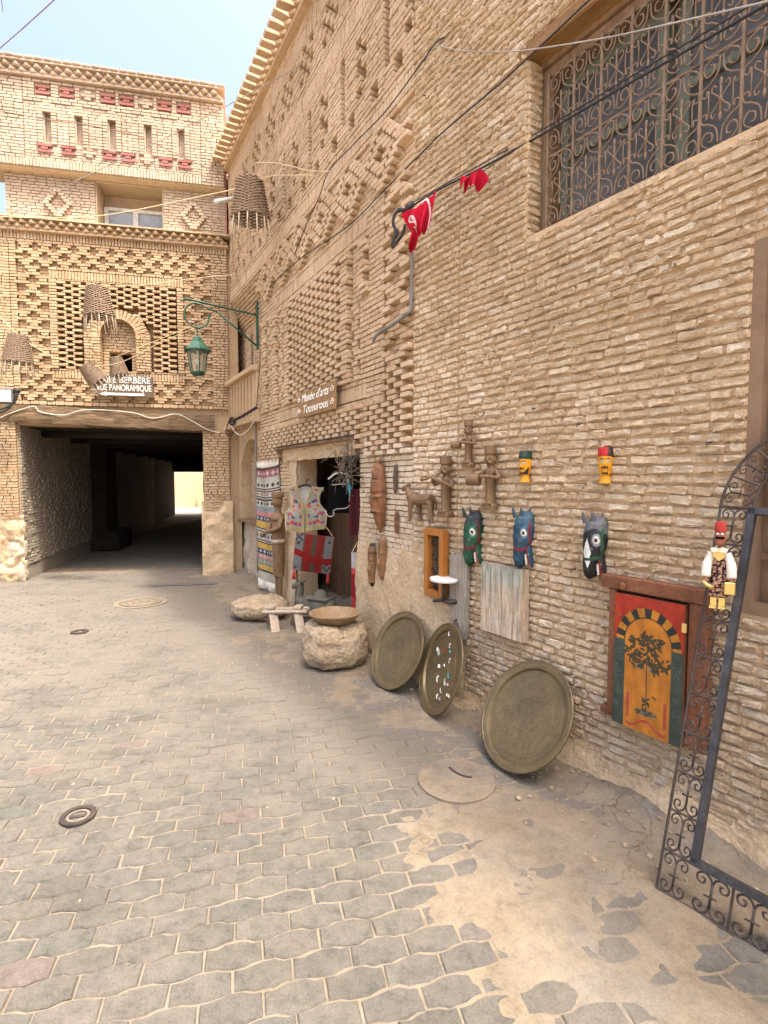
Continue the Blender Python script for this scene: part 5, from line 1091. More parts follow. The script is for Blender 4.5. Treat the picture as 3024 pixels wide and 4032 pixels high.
# ---- painted heads with fez
def painted_head(x, z0, label, hat, hat2, beard, yaw):
    r_ = fempty('painted_head', FA, x, -.03, z0, label, 'carving', dz=yaw); YE = (.60, .27, .012); BK = (.025, .015, .012)
    def face(u, v):
        a = (u - .5) * 2 * math.pi; z = .042 + .098 * v; rr = .034 * (1 - .32 * max(0, (.45 - v)) ** 1 * 1.2) * (1 if v < .9 else .96)
        x_ = rr * math.sin(a); y_ = -rr * 1.12 * math.cos(a); zz = (z - .042) / .098; col = YE
        if abs(a) < .3: y_ -= .010 * gs_(a, zz, 0, .50, .16, .13)
        for sg in (-1, 1):
            ex = ((a - sg * .50) / .26, (zz - .66) / .07)
            if ex[0] ** 2 + ex[1] ** 2 < 1: col = (.75, .72, .62)
            if ex[0] ** 2 + ex[1] ** 2 < .28: col = BK
            if 1 <= ex[0] ** 2 + ex[1] ** 2 < 1.5: col = BK
            if abs(zz - (.80 - .10 * abs(abs(a) - .5))) < .025 and .14 < abs(a) < .85: col = BK
        if abs(a) < .52 and abs(zz - (.36 - .08 * abs(a))) < .045: col = BK
        if beard and (zz < .17 - .05 * math.cos(a * 2) + .28 * max(0, abs(a) - .6) and abs(a) < 1.4): col = BK
        if not beard and .40 < abs(a) < .56 and .06 < zz < .36: col = BK
        if not beard and abs(a) < .52 and zz < .10: col = BK
        if abs(a) < .2 and abs(zz - .27) < .03: col = (.45, .12, .06)
        return (x_, y_, z, col)
    q = MB(); q.grid(64, 56, face); q.build('face', 'painted', r_, smooth=True)
    nk = MB(); nk.grid(20, 8, lambda u, v: (lambda a, rr: (rr * math.sin(a), -rr * math.cos(a), -.004 + .052 * v, YE))((u - .5) * 2 * math.pi, .032 - .010 * v ** .6)); nk.build('neck', 'painted', r_, smooth=True)
    ht = MB(); ht.lathe([(.0365, .132), (.0375, .136), (.036, .172), (.033, .178), (.002, .178)], 28, cap=False)
    for i, p in enumerate(ht.v): ht.col[i] = hat if p[0] < .012 else hat2
    ht.build('fez', 'painted', r_, smooth=True, sharp=40); return r_
painted_head(1.13, 1.592, 'yellow painted head with a dark green fez and full black beard', (.012, .045, .032), (.012, .045, .032), True, R(2))
painted_head(1.66, 1.588, 'yellow painted head with a red fez and black goatee', (.42, .02, .018), (.035, .02, .02), False, R(32))

# ---- painted horse heads
def horse(x, z0, h, label, main, mane, band, blaze=None, yaw=0.0, eyecol=(.10, .22, .2)):
    r_ = fempty('horse_head', FA, x, -.025, z0, label, 'carving', 'painted wooden horse heads', dz=yaw); q = MB(); s_ = h / .40
    def col(x_, z, t_):
        k = .8 + .4 * noise.noise(Vector((x_ * 50, z * 30, 2))); c = tuple(v * k for v in main)
        if z > .30 - .04 * t_ * t_: c = tuple(v * k for v in mane)
        e = ((x_ - .022) / .019, (z - .235) / .026)
        if e[0] ** 2 + e[1] ** 2 < 2.0: c = eyecol
        if e[0] ** 2 + e[1] ** 2 < .8: c = (.72, .70, .64)
        if (e[0] + .1) ** 2 + (e[1]) ** 2 < .22: c = (.01, .01, .01)
        if abs(z - (.125 + .02 * t_ * t_)) < .011: c = band
        if blaze and abs(x_ + .03) < .024 * max(0, 1 - abs(z - .16) / .085) and z > .13: c = blaze
        if blaze and abs(x_ + .025) < .02 * max(0, (z - .07) / .05) and z < .112: c = blaze
        if blaze and abs(x_ - .05) < .007 and .12 < z < .30: c = band
        if not blaze and abs(x_ - .052) < .005 and .13 < z < .31: c = band
        return c
    relief(q, [(0, -.024, .014, .02), (.02, -.024, .032, .05), (.07, -.02, .044, .065), (.13, -.008, .056, .075), (.20, .0, .066, .08), (.27, .004, .069, .075), (.32, .01, .062, .06), (.355, .014, .045, .035), (.372, .016, .02, .012)], col, 34, 90,
           lambda x_, z: .012 * gs_(x_, z, .022, .255, .03, .02) - .006 * gs_(x_, z, .022, .21, .03, .012) + .008 * gs_(x_, z, -.03, .05, .02, .02))
    q.build('muzzle', 'painted', r_, smooth=True)
    j = MB(); relief(j, [(.012, .058, .010, .02), (.03, .056, .016, .04), (.08, .046, .02, .05), (.13, .036, .022, .05), (.17, .03, .02, .04)], lambda x_, z, t_: tuple(v * .9 for v in main) if t_ > -.1 else (.30, .03, .03), 14, 26); j.build('jaw', 'painted', r_, smooth=True)
    tt = MB(); relief(tt, [(.03, .028, .008, .04), (.06, .026, .012, .045), (.10, .022, .012, .045), (.115, .02, .006, .04)], lambda x_, z, t_: (.70, .66, .58), 8, 14); tt.build('teeth', 'painted', r_, smooth=True)
    for (ex, ez, lean) in ((-.045, .325, -.012), (-.002, .33, -.006)):
        e_ = MB(); e_.grid(10, 10, lambda u, v, ex=ex, ez=ez, lean=lean: (lambda a, rr: (ex + lean * v * 2 + rr * math.cos(a), -.035 + rr * .7 * math.sin(a), ez + .072 * v, tuple(m_ * (.55 if math.sin(a) < 0 else 1) for m_ in mane)))(2 * math.pi * u, .018 * (1 - v) ** .7 + .0008)); e_.build('ear', 'painted', r_, smooth=True)
    hk = MB(); hk.tube([(.035, -.01, .365), (.038, -.005, .385), (.045, .012, .39)], .003, 5); hk.build('hook', 'black_iron', r_)
    r_.scale = (s_, s_, s_); return r_
horse(.69, 1.028, .395, 'green painted wooden horse head with a dark red noseband', (.016, .085, .045), (.035, .05, .055), (.13, .022, .025), None, R(24), (.03, .16, .11))
horse(1.125, 1.072, .37, 'blue painted wooden horse head with a red bridle', (.025, .07, .12), (.04, .105, .15), (.16, .02, .03), None, R(24), (.05, .12, .17))
horse(1.61, 1.08, .36, 'black and white painted wooden horse head with a green halter', (.018, .020, .022), (.12, .13, .14), (.02, .075, .04), (.70, .70, .68), R(22), (.18, .19, .20))

# ---- string puppet on the iron arch
pp_ = at(2826, 2389, 2.06); pu = empty('puppet', pp_, FA.th + R(20), 'small puppet in a leopard-print robe and red fez hanging on the iron arch', 'puppet'); pu.scale = (.86, .9, .95)
def leo(x, z):
    v = noise.noise(Vector((x * 90, z * 90, 5))); return (.03, .016, .018) if .02 < v or noise.noise(Vector((x * 140, z * 140, 9))) > .25 else (.42, .25, .17)
q = MB(); q.grid(40, 60, lambda u, v: (lambda a, w_, z: (w_ * math.sin(a), -.55 * w_ * math.cos(a), z, leo(w_ * math.sin(a) + (.1 if math.cos(a) < 0 else 0), z)))(2 * math.pi * u, .038 - .012 * v, .045 + .175 * v)); q.build('robe', 'woven', pu, smooth=True)
q = MB(); q.lathe([(.002, .252), (.016, .256), (.021, .275), (.022, .30), (.019, .318), (.002, .322)], 16)
for i, p in enumerate(q.v): q.col[i] = (.34, .12, .075) if p[2] < .283 or p[2] > .292 or p[1] > 0 else (.03, .025, .02)
q.build('head', 'painted', pu, smooth=True)
q = MB(); q.lathe([(.0235, .312), (.0245, .316), (.021, .346), (.018, .352), (.002, .352)], 16, cap=False); q.build('fez', 'red_tassel', pu, smooth=True, sharp=40)
q = MB(); q.box((0, -.0215, .287), (.034, .006, .010)); q.build('moustache', 'black_cloth', pu)
for sg in (-1, 1):
    q = MB(); q.ell((sg * .009, -.0205, .303), (.006, .004, .004), 8, 5); q.build('eye', 'white_paint', pu, smooth=True)
    q = MB(); q.tube(smooth_path([(sg * .028, -.004, .222), (sg * .045, -.010, .18), (sg * .050, -.016, .125)], 4), [.017] * 4 + [.020] * 5, 10); q.build('sleeve', 'wool_white', pu, smooth=True)
    q = MB(); q.tube([(sg * .050, -.016, .125), (sg * .048, -.02, .105)], [.009, .011], 8); q.build('hand', 'pinkish_render', pu, smooth=True)
    q = MB(); q.box((sg * .016, -.012, .022), (.024, .026, .04)); q.build('boot', 'brass', pu); q = MB(); q.box((sg * .018, -.022, .004), (.026, .046, .008)); q.build('shoe', 'brass', pu)
q = MB(); q.plate([(-.028, .236), (0, .248), (.028, .236), (.02, .21), (.0, .192), (-.02, .21)], -.030, -.024); q.build('collar', 'brass', pu)
q = MB(); q.plate([(-.035, .245), (-.012, .25), (0, .236), (.012, .25), (.035, .245), (.028, .228), (0, .232), (-.028, .228)], -.034, -.030); q.build('lapels', 'wool_white', pu)
q = MB(); q.rbox((.045, -.034, .085), (.042, .012, .05), .003); q.build('metal_box', 'brass', pu); q = MB(); q.tube([(-.06, -.03, .105), (-.04, -.034, .09), (-.015, -.03, .083)], .009, 8); q.build('horn', 'brass', pu, smooth=True)
# ================================================================== things hung round the doorway
def sheet(name, mat, nu, nv, fn, parent=None, **k): q = MB(); q.grid(nu, nv, fn); return q.build(name, mat, parent, smooth=True, **k)
# ---- striped rug
WH, BK_, RO, GG, YL, NV, PK, GR, GB_ = (.42, .39, .32), (.03, .028, .03), (.26, .10, .105), (.36, .36, .30), (.47, .31, .085), (.04, .055, .12), (.42, .20, .17), (.16, .21, .16), (.22, .25, .27)
STR = [(.03, WH, None), (.045, BK_, None), (.105, RO, WH), (.15, GG, None), (.20, WH, BK_), (.212, BK_, None), (.222, WH, None), (.232, BK_, None), (.272, WH, RO), (.282, BK_, None), (.294, WH, None), (.306, BK_, None), (.355, WH, BK_), (.40, GB_, None), (.44, PK, None), (.482, NV, WH), (.54, YL, None), (.552, BK_, None), (.566, WH, None), (.576, BK_, None), (.64, WH, NV), (.652, BK_, None), (.662, WH, None), (.672, BK_, None), (.72, YL, None), (.765, NV, WH), (.81, PK, WH), (.855, GR, WH), (.90, YL, None), (.915, BK_, None), (1.0, WH, None)]
def rug_col(u, t_):
    p = 0
    for (e, c, m_) in STR:
        if t_ <= e:
            if m_:
                f = (t_ - p) / (e - p); d = abs(((u * 7) % 1) - .5) + abs(f - .5) * .9
                if d < .34: return m_
            k = .88 + .24 * random.random(); return tuple(v * k for v in c)
        p = e
    return WH
rg = fempty('striped_rug', FB, -3.58, -.055, .20, 'striped woven rug in white, yellow, navy and rose hanging beside the doorway', 'rug')
sheet('rug_cloth', 'woven', 60, 200, lambda u, v: ((u - .5) * .86, -.022 * math.sin(u * 9 + v * 3) - .02 * math.sin(u * 4), .03 + 1.60 * v + .03 * (u - .5) - .03 * math.sin(u * 3.1), rug_col(u, 1 - v)), rg)
for (z0, z1, nm) in ((.04, -.06, 'fringe'), (1.60, 1.67, 'fringe')):
    q = MB()
    for k in range(56):
        u = (k + .5) / 56; x = (u - .5) * .86; y = -.022 * math.sin(u * 9 + (3 if z0 > 1 else 0)) - .02 * math.sin(u * 4); dz = .03 * (u - .5) - .03 * math.sin(u * 3.1)
        q.tube([(x, y, z0 + dz), (x + random.uniform(-.01, .01), y - .008, (z0 + z1) / 2 + dz), (x + random.uniform(-.015, .015), y + random.uniform(-.01, .01), z1 + dz + random.uniform(-.02, .02))], .005, 4)
    o = q.build(nm, 'wool_white', rg); o['kind'] = 'stuff'
# ---- tall carved man
tm_ = fempty('carved_man', FB, -2.90, -.13, .12, 'tall slender carved wooden man with a flat hat standing before the rug', 'statue', dz=R(10))
q = MB()
q.tube(smooth_path([(0, 0, .28), (0, 0, .55), (0, 0, .75), (0, 0, .95), (0, 0, 1.04), (0, 0, 1.09)], 3), [.075, .075, .078, .08, .082, .084, .086, .088, .086, .085, .088, .09, .085, .06, .045, .04], 14, flat=.8)
for sg in (-1, 1): q.tube([(sg * .035, 0, .30), (sg * .035, 0, .03)], [.034, .03], 8); q.ell((sg * .035 - .01, -.035, .018), (.03, .06, .018), 10, 6)
q.tube([(0, 0, 1.05), (0, 0, 1.14)], .04, 10); q.ell((0, -.005, 1.21), (.062, .068, .085), 14, 10); q.ell((0, -.07, 1.195), (.014, .02, .025), 8, 6)
q.tube([(0, 0, 1.265), (0, 0, 1.30), (0, 0, 1.335)], [.076, .078, .074], 14)
q.tube(smooth_path([(-.08, 0, 1.02), (-.115, -.04, .92), (-.09, -.10, .85), (-.16, -.12, .80)], 4), [.034] * 5 + [.026] * 8, 8); q.tube(smooth_path([(.08, 0, 1.02), (.10, -.05, .90), (.02, -.11, .86), (-.07, -.13, .83)], 4), [.034] * 5 + [.026] * 8, 8); q.ell((-.20, -.12, .79), (.055, .03, .035), 10, 7)
remesh(q.build('carved_body', 'carved_wood', tm_), .012)
for (x, z, w_) in ((-.0, .70, .095), (0, .98, .10)): q = MB(); q.tube([(x, 0, z), (x, 0, z + .045)], [w_, w_ * .96], 16, flat=.82); q.build('carved_band', 'saddle_wood' if z < .8 else 'carved_wood', tm_, smooth=True)
# ---- embroidered waistcoat on a black hanger
vp = at(1207, 2090, 5.86); vs_ = empty('embroidered_waistcoat', vp, R(-14), 'cream waistcoat embroidered with flowers and gold braid on a black hanger', 'waistcoat')
rsv = random.Random(4); PAL = [(.34, .045, .035), (.40, .10, .05), (.14, .07, .13), (.20, .075, .13), (.16, .26, .30), (.19, .24, .20), (.05, .05, .07), (.36, .29, .13)]
blob = [(rsv.uniform(.04, .21), rsv.uniform(.05, .46), rsv.uniform(.008, .024), rsv.uniform(.008, .02), rsv.choice(PAL)) for _ in range(58)]
blob += [(.125, .22, .03, .022, (.17, .30, .36)), (.12, .33, .034, .018, (.17, .06, .12)), (.10, .08, .012, .026, (.18, .06, .10)), (.16, .09, .02, .02, (.45, .09, .05)), (.055, .09, .018, .02, (.45, .09, .05))]
def vcol(ax, z, xi, xo, v):
    if min(ax - xi, xo - ax) < .030 and (ax - xi < .034) or z < .045: return (.24, .19, .075) if (int(ax * 220) + int(z * 130)) % 5 else (.34, .30, .20)
    if xo - ax < .012: return (.42, .36, .20)
    for (bx, bz, a, b_, c) in blob:
        if ((ax - bx) / a) ** 2 + ((z - bz) / b_) ** 2 < 1: return c
    return (.25, .225, .18)
for sg in (-1, 1):
    def vf(u, v, sg=sg):
        xo = .232 + .012 * math.sin(v * 6) - (.07 * math.sin(max(0, min(1, (v - .42) / .5)) * math.pi) ** .8 if v > .42 else 0) - (.02 if v > .93 else 0); xi = .006 + (.075 * max(0, (v - .58) / .42) ** .8)
        ax = xi + (xo - xi) * u; z = .50 * v - .03 * u * max(0, (v - .85) / .15) + (.03 * u if sg > 0 else -.015 * (1 - u)) * (1 - v)
        return (sg * ax + (.004 if sg > 0 else 0), -.035 - .02 * math.cos(u * 1.8) + .012 * math.sin(v * 7 + u * 5), z, vcol(ax, .5 * v, xi, xo, v))
    sheet('front_panel', 'woven', 70, 110, vf, vs_)
sheet('back_panel', 'silver_braid', 20, 30, lambda u, v: (lambda hw: ((2 * u - 1) * hw, .03 + .006 * math.sin(u * 60), .02 + .46 * v))(.20 - .05 * math.sin(max(0, v - .4) / .6 * 3.1)), vs_)
q = MB(); q.tube(smooth_path([(-.17, 0, .455), (-.06, 0, .495), (0, 0, .51), (.06, 0, .495), (.17, 0, .455)], 4), .014, 8); q.tube(smooth_path([(0, 0, .51), (0, 0, .55), (.02, 0, .57), (.035, 0, .55)], 4), .006, 6); q.build('hanger', 'black_rubber', vs_, smooth=True)
# ---- striped shoulder bag
bp = at(1231, 2252, 5.80); bag = empty('woven_bag', bp, R(-10), 'square red and grey woven bag with a fringed band below the waistcoat', 'bag'); bag.rotation_euler = (0, R(5), R(-10))
def bcol(u, v):
    m_ = .50 - .14 * u + .05 * math.cos(u * 5)
    if 0 < m_ + .05 - v < .17: return (.16, .011, .011) if int(u * 60) % 3 else (.14, .012, .012)
    for (a, b_, c) in ((0, .22, (.125, .12, .12)), (.22, .27, (.07, .05, .036)), (.27, .46, (.13, .016, .014)), (.46, .58, (.055, .04, .03)), (.58, .76, (.13, .016, .014)), (.76, .80, (.07, .05, .036)), (.80, 1.01, (.125, .12, .12))):
        if a <= u < b_:
            if (a == 0 and v > .70 or a == .80 and v < .28) and abs(abs(((u - a) / .2) - .5) * .55 - abs(((v * 6) % 1) - .5) * .5) < .07: return (.03, .03, .03)
            if a == .80 and (u - .9) ** 2 + (v - .84) ** 2 < .0014 or a == 0 and (u - .08) ** 2 + (v - .08) ** 2 < .0014: return (.03, .03, .03)
            return c
    return (.125, .12, .12)
sheet('bag_cloth', 'woven', 70, 70, lambda u, v: ((u - .5) * .43 - .015 * (1 - v), -.02 - .03 * math.sin(u * 3.1) * math.sin(v * 3.1), .41 * v, bcol(u, v)), bag)
sheet('bag_back', 'red_tassel', 6, 6, lambda u, v: ((u - .5) * .43 - .015 * (1 - v), .015, .41 * v), bag)
q = MB(); q.tube(smooth_path([(.20, 0, .41), (.10, 0, .52), (-.02, .02, .58)], 4), .004, 5); q.build('strap', 'cord', bag, smooth=True)
for x in (-.21, .18):
    q = MB(); q.tube([(x, -.01, .03), (x, -.012, -.04), (x + .005, -.012, -.10)], [.005, .018, .022], 7); q.build('tassel', 'red_tassel', bag, smooth=True)
# ---- black waistcoat on a white hanger, maroon robe, teal charm, small hanging bag
kp = at(1335, 2020, 5.50); kv = empty('black_waistcoat', kp, R(-20), 'black waistcoat edged in silver braid on a white hanger in the dark doorway', 'waistcoat')
sheet('black_body', 'black_cloth', 16, 24, lambda u, v: ((u - .5) * (.27 - .04 * v), -.02 * math.sin(u * 3.1), .36 * v), kv)
for pth in ([(-.15, -.03, .02), (-.10, -.035, -.035), (-.04, -.035, -.02), (-.05, -.035, .02), (.0, -.035, .045), (.10, -.035, .055), (.15, -.03, .10), (.155, -.03, .02)], [(-.06, -.03, .29), (.10, -.03, .305)], [(.13, -.03, .12), (.135, -.03, .22)]):
    q = MB(); q.tube(smooth_path(pth, 5), .005, 5); q.build('braid', 'silver_braid', kv, smooth=True)
q = MB(); q.tube(smooth_path([(-.12, 0, .35), (-.04, 0, .405), (.02, 0, .415), (.08, 0, .405), (.14, 0, .37)], 4), .010, 8); q.tube(smooth_path([(.02, 0, .415), (.02, 0, .46), (.045, 0, .49), (.02, 0, .515), (-.005, 0, .50)], 4), .006, 6); q.build('hanger', 'white_plastic', kv, smooth=True)
def hung(name, sx, sy, Y, w_, h, mat, label, cat, yaw=-25):
    o = sheet(name, mat, 14, 20, lambda u, v: ((u - .5) * w_ * (1.1 - .25 * v), -.02 * math.sin(u * 9), h * v), None, loc=at(sx, sy, Y), rz=R(yaw)); tag(o, label, cat); return o
hung('maroon_robe', 1398, 2110, 5.10, .13, .45, 'maroon', 'dark maroon robe hanging just inside the right door jamb', 'robe')
tc_ = empty('teal_charm', at(1378, 1995, 5.12), 0, 'slim teal glass charm hanging in the doorway beside the maroon robe', 'charm')
q = MB(); q.tube(smooth_path([(-.02, 0, .24), (.0, 0, .18), (.015, 0, .10), (.012, 0, .0)], 4), [.016] * 4 + [.022] * 5 + [.006] * 4, 8); q.build('glass_drop', 'teal', tc_, smooth=True); q = MB(); q.ell((-.02, 0, .25), (.02, .02, .02), 8, 6); q.build('bead', 'silver_braid', tc_, smooth=True)
sb = empty('small_hanging_bag', at(1402, 2400, 5.02), R(-25), 'narrow white and red woven bag hanging low in the doorway', 'bag')
sheet('bag_cloth', 'woven', 14, 60, lambda u, v: ((u - .5) * .10, -.015 * math.sin(u * 3), .55 * v, (.34, .33, .32) if v > .72 else (.20, .014, .02) if .2 < v < .62 or (v <= .2 and int(u * 14) % 2) else (.40, .06, .06)), sb)
q = MB(); q.tube(smooth_path([(-.04, 0, .55), (0, .03, .64), (.04, 0, .66)], 4), .004, 5); q.build('strap', 'cord', sb)
# ---- dry twig bundle over the door
tw_ = fempty('twig_bundle', FB, -1.04, -.10, 1.55, 'tangled bundle of dry twigs hanging from the doorway corner', 'twigs')
q = MB(); rst = random.Random(9)
for k in range(90):
    p = Vector((rst.gauss(.02, .09), rst.gauss(0, .035), rst.uniform(.05, .45))); a = Vector((rst.gauss(0, .6), rst.gauss(0, .3), rst.gauss(-.2, 1))).normalized(); pts = [p]
    for j in range(5): a = (a + Vector((rst.gauss(0, .3), rst.gauss(0, .2), rst.gauss(-.05, .3)))).normalized(); p = p + a * rst.uniform(.02, .055); pts.append(p.copy())
    q.tube(pts, rst.uniform(.0018, .004), 4, cap=False)
q.build('twigs', 'twig', tw_)['kind'] = 'stuff'

# ================================================================== signs
def text_mesh(name, body, size, parent, loc, mat, shear=0.0, sx=1.0, ext=.002):
    cu = bpy.data.curves.new(name, 'FONT'); cu.body = body; cu.size = size; cu.align_x = 'CENTER'; cu.align_y = 'CENTER'; cu.shear = shear; cu.extrude = ext
    to = bpy.data.objects.new(name, cu); COL.objects.link(to); me = bpy.data.meshes.new_from_object(to); xs_ = [v.co.x for v in me.vertices]; sx = sx / (max(xs_) - min(xs_)); bpy.data.objects.remove(to); me.materials.clear(); me.materials.append(MATS[mat]); me.name = name
    o = bpy.data.objects.new(name, me); COL.objects.link(o); o.parent = parent; o.location = loc; o.rotation_euler = (math.pi / 2, 0, 0); o.scale = (sx, 1, 1); return o
a_, b_ = on(FB, 1172, 1600, -.10), on(FB, 1315, 1575, -.10); cxs = (a_[0] + b_[0]) / 2; wds = b_[0] - a_[0]
ms = fempty('museum_sign', FB, cxs, -.085, 2.425, "brown wooden board with white script reading Musée d'arts Tozeurous", 'sign')
q = MB(); q.rbox((0, 0, 0), (wds, .03, .275), .004); q.build('board', 'sign_brown', ms)
text_mesh('lettering', "Musée d'arts", .125, ms, (0, -.018, .062), 'lettering', .28, wds * .74); text_mesh('lettering', 'Tozeurous', .125, ms, (.01, -.018, -.062), 'lettering', .28, wds * .68)
for sg in (-1, 1):
    for zz in (.065, -.06):
        q = MB(); k = wds / .62; q.tube([(sg * wds * .445 + p[0] * k, -.017, p[2]) for p in spiral(0, zz, .030, .008, math.pi / 2, 1.15, 14, 0, -sg)], .004, 5); q.build('flourish', 'lettering', ms)
a_, b_ = on(FL, 372, 1530, -.12), on(FL, 603, 1530, -.12)
cs = fempty('cafe_sign', FL, (a_[0] + b_[0]) / 2, -.10, (on(FL, 488, 1480, -.12)[2] + on(FL, 488, 1563, -.12)[2]) / 2, 'dark board with white capitals CAFÉ BERBÈRE VUE PANORAMIQUE and a white arrow', 'sign'); wc = b_[0] - a_[0]; hc = on(FL, 488, 1480, -.12)[2] - on(FL, 488, 1563, -.12)[2]
q = MB(); q.rbox((0, 0, 0), (wc, .03, hc), .004); q.build('board', 'sign_dark', cs)
text_mesh('lettering', 'CAFÉ BERBÈRE', .135, cs, (0, -.018, hc * .29), 'lettering', 0, wc * .90); text_mesh('lettering', 'VUE PANORAMIQUE', .135, cs, (0, -.018, -hc * .08), 'lettering', 0, wc * .94)
q = MB(); q.plate([(-wc * .30, -hc * .42), (wc * .34, -hc * .42), (wc * .34, -hc * .32), (-wc * .30, -hc * .32), (-wc * .30, -hc * .27), (-wc * .42, -hc * .37), (-wc * .30, -hc * .47)], -.020, -.016); q.build('arrow', 'lettering', cs)

# ================================================================== lantern on its bracket
lx = -3.9; lr = fempty('wall_lantern', FB, lx, 0, 3.40, 'green painted iron lantern hanging from a scrolled wall bracket', 'lantern')
q = MB(); q.rbox((0, -.06, .33), (.045, .03, .66), .006); q.build('wall_plate', 'green_paint', lr)
q = MB(); q.tube(smooth_path([(0, -.07, .47), (0, -.5, .50), (0, -.95, .535), (0, -1.02, .52), (0, -1.06, .50)], 5), .014, 8); q.build('top_arm', 'green_paint', lr, smooth=True)
q = MB(); q.tube([(0, -.07, .05), (0, -.60, .43)], .013, 8); q.build('brace', 'green_paint', lr, smooth=True)
q = MB(); q.tube(smooth_path([(0, -.60, .43)] + [(0, -.86 - .155 * math.cos(a), .345 + .155 * math.sin(a)) for a in np.linspace(2.2, -3.4, 22)], 3), .012, 8); q.build('scroll', 'green_paint', lr, smooth=True)
ln_ = (0, -.86, 0)
q = MB(); q.tube([(0, -.86, .19), (0, -.86, .06)], .010, 8); q.build('stem', 'green_paint', lr)
def hexr(r, z, n=6, a0=0): return [(r * math.cos(2 * math.pi * k / n + a0), -.86 + r * math.sin(2 * math.pi * k / n + a0), z) for k in range(n)]
q = MB(); 
for (r0, z0, r1, z1) in ((.012, .085, .055, .06), (.055, .06, .075, .005), (.075, .005, .16, -.085), (.16, -.085, .178, -.105)):
    v = hexr(r0, z0) + hexr(r1, z1); q.add(v, [(k, (k + 1) % 6, 6 + (k + 1) % 6, 6 + k) for k in range(6)])
for k in range(6):                                    # scalloped eave
    a, b2 = Vector(hexr(.178, -.105)[k]), Vector(hexr(.178, -.105)[(k + 1) % 6])
    for j in range(4):
        p = a.lerp(b2, j / 4); p2 = a.lerp(b2, (j + 1) / 4); m_ = (p + p2) / 2 - Vector((0, 0, .028)); q.add([p, p2, p2.lerp(m_, .6), m_, p.lerp(m_, .6)], [(0, 1, 2, 3, 4)])
q.build('roof', 'green_paint', lr)
top, bot = hexr(.135, -.105), hexr(.092, -.385)
for k in range(6):
    q = MB(); q.tube([top[k], bot[k]], .009, 6); q.build('post', 'green_paint', lr)
    q = MB(); a, b2, c, d = [Vector(p) for p in (top[k], top[(k + 1) % 6], bot[(k + 1) % 6], bot[k])]; q.add([a, b2, c, d], [(0, 1, 2, 3)]); q.build('pane', 'lantern_glass', lr)
q = MB(); q.lathe([(.01, -.43), (.07, -.425), (.10, -.395), (.10, -.382), (.01, -.382)], 6, (0, -.86, 0)); q.build('base', 'green_paint', lr)
q = MB(); q.tube([(0, -.86, -.1), (0, -.86, -.2)], .02, 8); q.ell((0, -.86, -.245), (.034, .034, .05), 10, 8); q.build('bulb', 'white_plastic', lr, smooth=True)

# ================================================================== wicker basket lamps
def basket_meshes():
    r0, r1, H_ = .135, .215, .43; wv = MB(); ns = 14
    for k in range(27):
        f = k / 26; r = r0 + (r1 - r0) * f; z = -H_ * f; ph = k % 2
        wv.tube([((r + .011 * math.cos(math.pi * (j + ph))) * math.cos(math.pi * j / ns), (r + .011 * math.cos(math.pi * (j + ph))) * math.sin(math.pi * j / ns), z + .003 * math.sin(j * 2.3 + k)) for j in range(2 * ns + 1)], .0085, 5, cap=False)
    wv.lathe([(.002, .005), (r0, .005)], 24, cap=False)
    st_ = []
    for j in range(13):
        a = 2 * math.pi * j / 13; s_ = MB(); s_.tube([((r1 - .025) * math.cos(a), (r1 - .025) * math.sin(a), -H_ * .80), ((r1 - .012) * math.cos(a), (r1 - .012) * math.sin(a), -H_), ((r1 + .012) * math.cos(a), (r1 + .012) * math.sin(a), -H_ - .19 - .05 * ((j * 7) % 5) / 5)], .008, 6); st_.append(s_)
    return wv, st_
wv, sts = basket_meshes(); proto = None
def basket(p, s_, tilt, label):
    global proto
    if proto is None:
        proto = empty('basket_lamp', p, 0, label, 'lamp', 'wicker basket lamps on cords'); wv.build('wicker', 'wicker', proto, smooth=True)
        for q in sts: q.build('stick', 'cane', proto, smooth=True)
        o = proto
    else: o = copy_tree(proto); o.location = p; o['label'] = label
    o.scale = (s_, s_, s_); o.rotation_euler = (tilt[0], tilt[1], random.uniform(0, 1)); return o
BP = [(at(985, 712, 6.5), 1.03, (0, 0), 'largest wicker basket lamp hanging by the museum roof'), (at(380, 1132, 7.55), .92, (0, R(-4)), 'wicker basket lamp hanging upright before the lattice panel'), (at(72, 1322, 7.5), .86, (0, R(3)), 'wicker basket lamp hanging over the left gateway pier'), (at(335, 1440, 7.6), .66, (R(0), R(-38)), 'wicker basket lamp tilted strongly over the café sign'), (at(455, 1410, 7.75), .58, (0, R(-12)), 'wicker basket lamp tilted slightly beside the dark window hole')]
for b_ in BP: basket(*b_)

# ================================================================== flags
def flag(label, quads, emblem):
    c = at(quads[0][0][0], quads[0][0][1], 3.75); r_ = empty('flag', c, 0, label, 'flag', 'small red flags on the black cable')
    for qi, qd in enumerate(quads):
        P4 = [at(sx, sy, Y) - c for (sx, sy, Y) in qd]
        def fn(u, v, P4=P4, qi=qi):
            p = P4[0].lerp(P4[1], u).lerp(P4[3].lerp(P4[2], u), v); p = p + Vector((0, 1, 0)) * (.035 * math.sin(u * 8 + v * 3 + qi) * (.3 + v)) + Vector((0, 0, 1)) * .012 * math.sin(u * 7)
            col = (.46 * (.9 + .1 * math.sin(u * 9)), .012, .035)
            if emblem and qi == 0:
                x, y = (u - .36) * 1.05, (v - .56); d = math.hypot(x, y)
                if d < .24: col = (.62, .58, .57)
                if d < .16 and math.hypot(x - .05, y) > .135: col = (.46, .012, .035)
                if math.hypot(x - .045, y) < .075 * (.55 + .45 * abs(math.cos(2.5 * math.atan2(y, x - .045)))): col = (.46, .012, .035)
            if emblem and qi == 1 and abs(math.hypot(u - .1, v - .75) - .75) < .05: col = (.62, .58, .57)
            return (p.x, p.y, p.z, col)
        sheet('cloth', 'woven', 50, 50, fn, r_)
    return r_
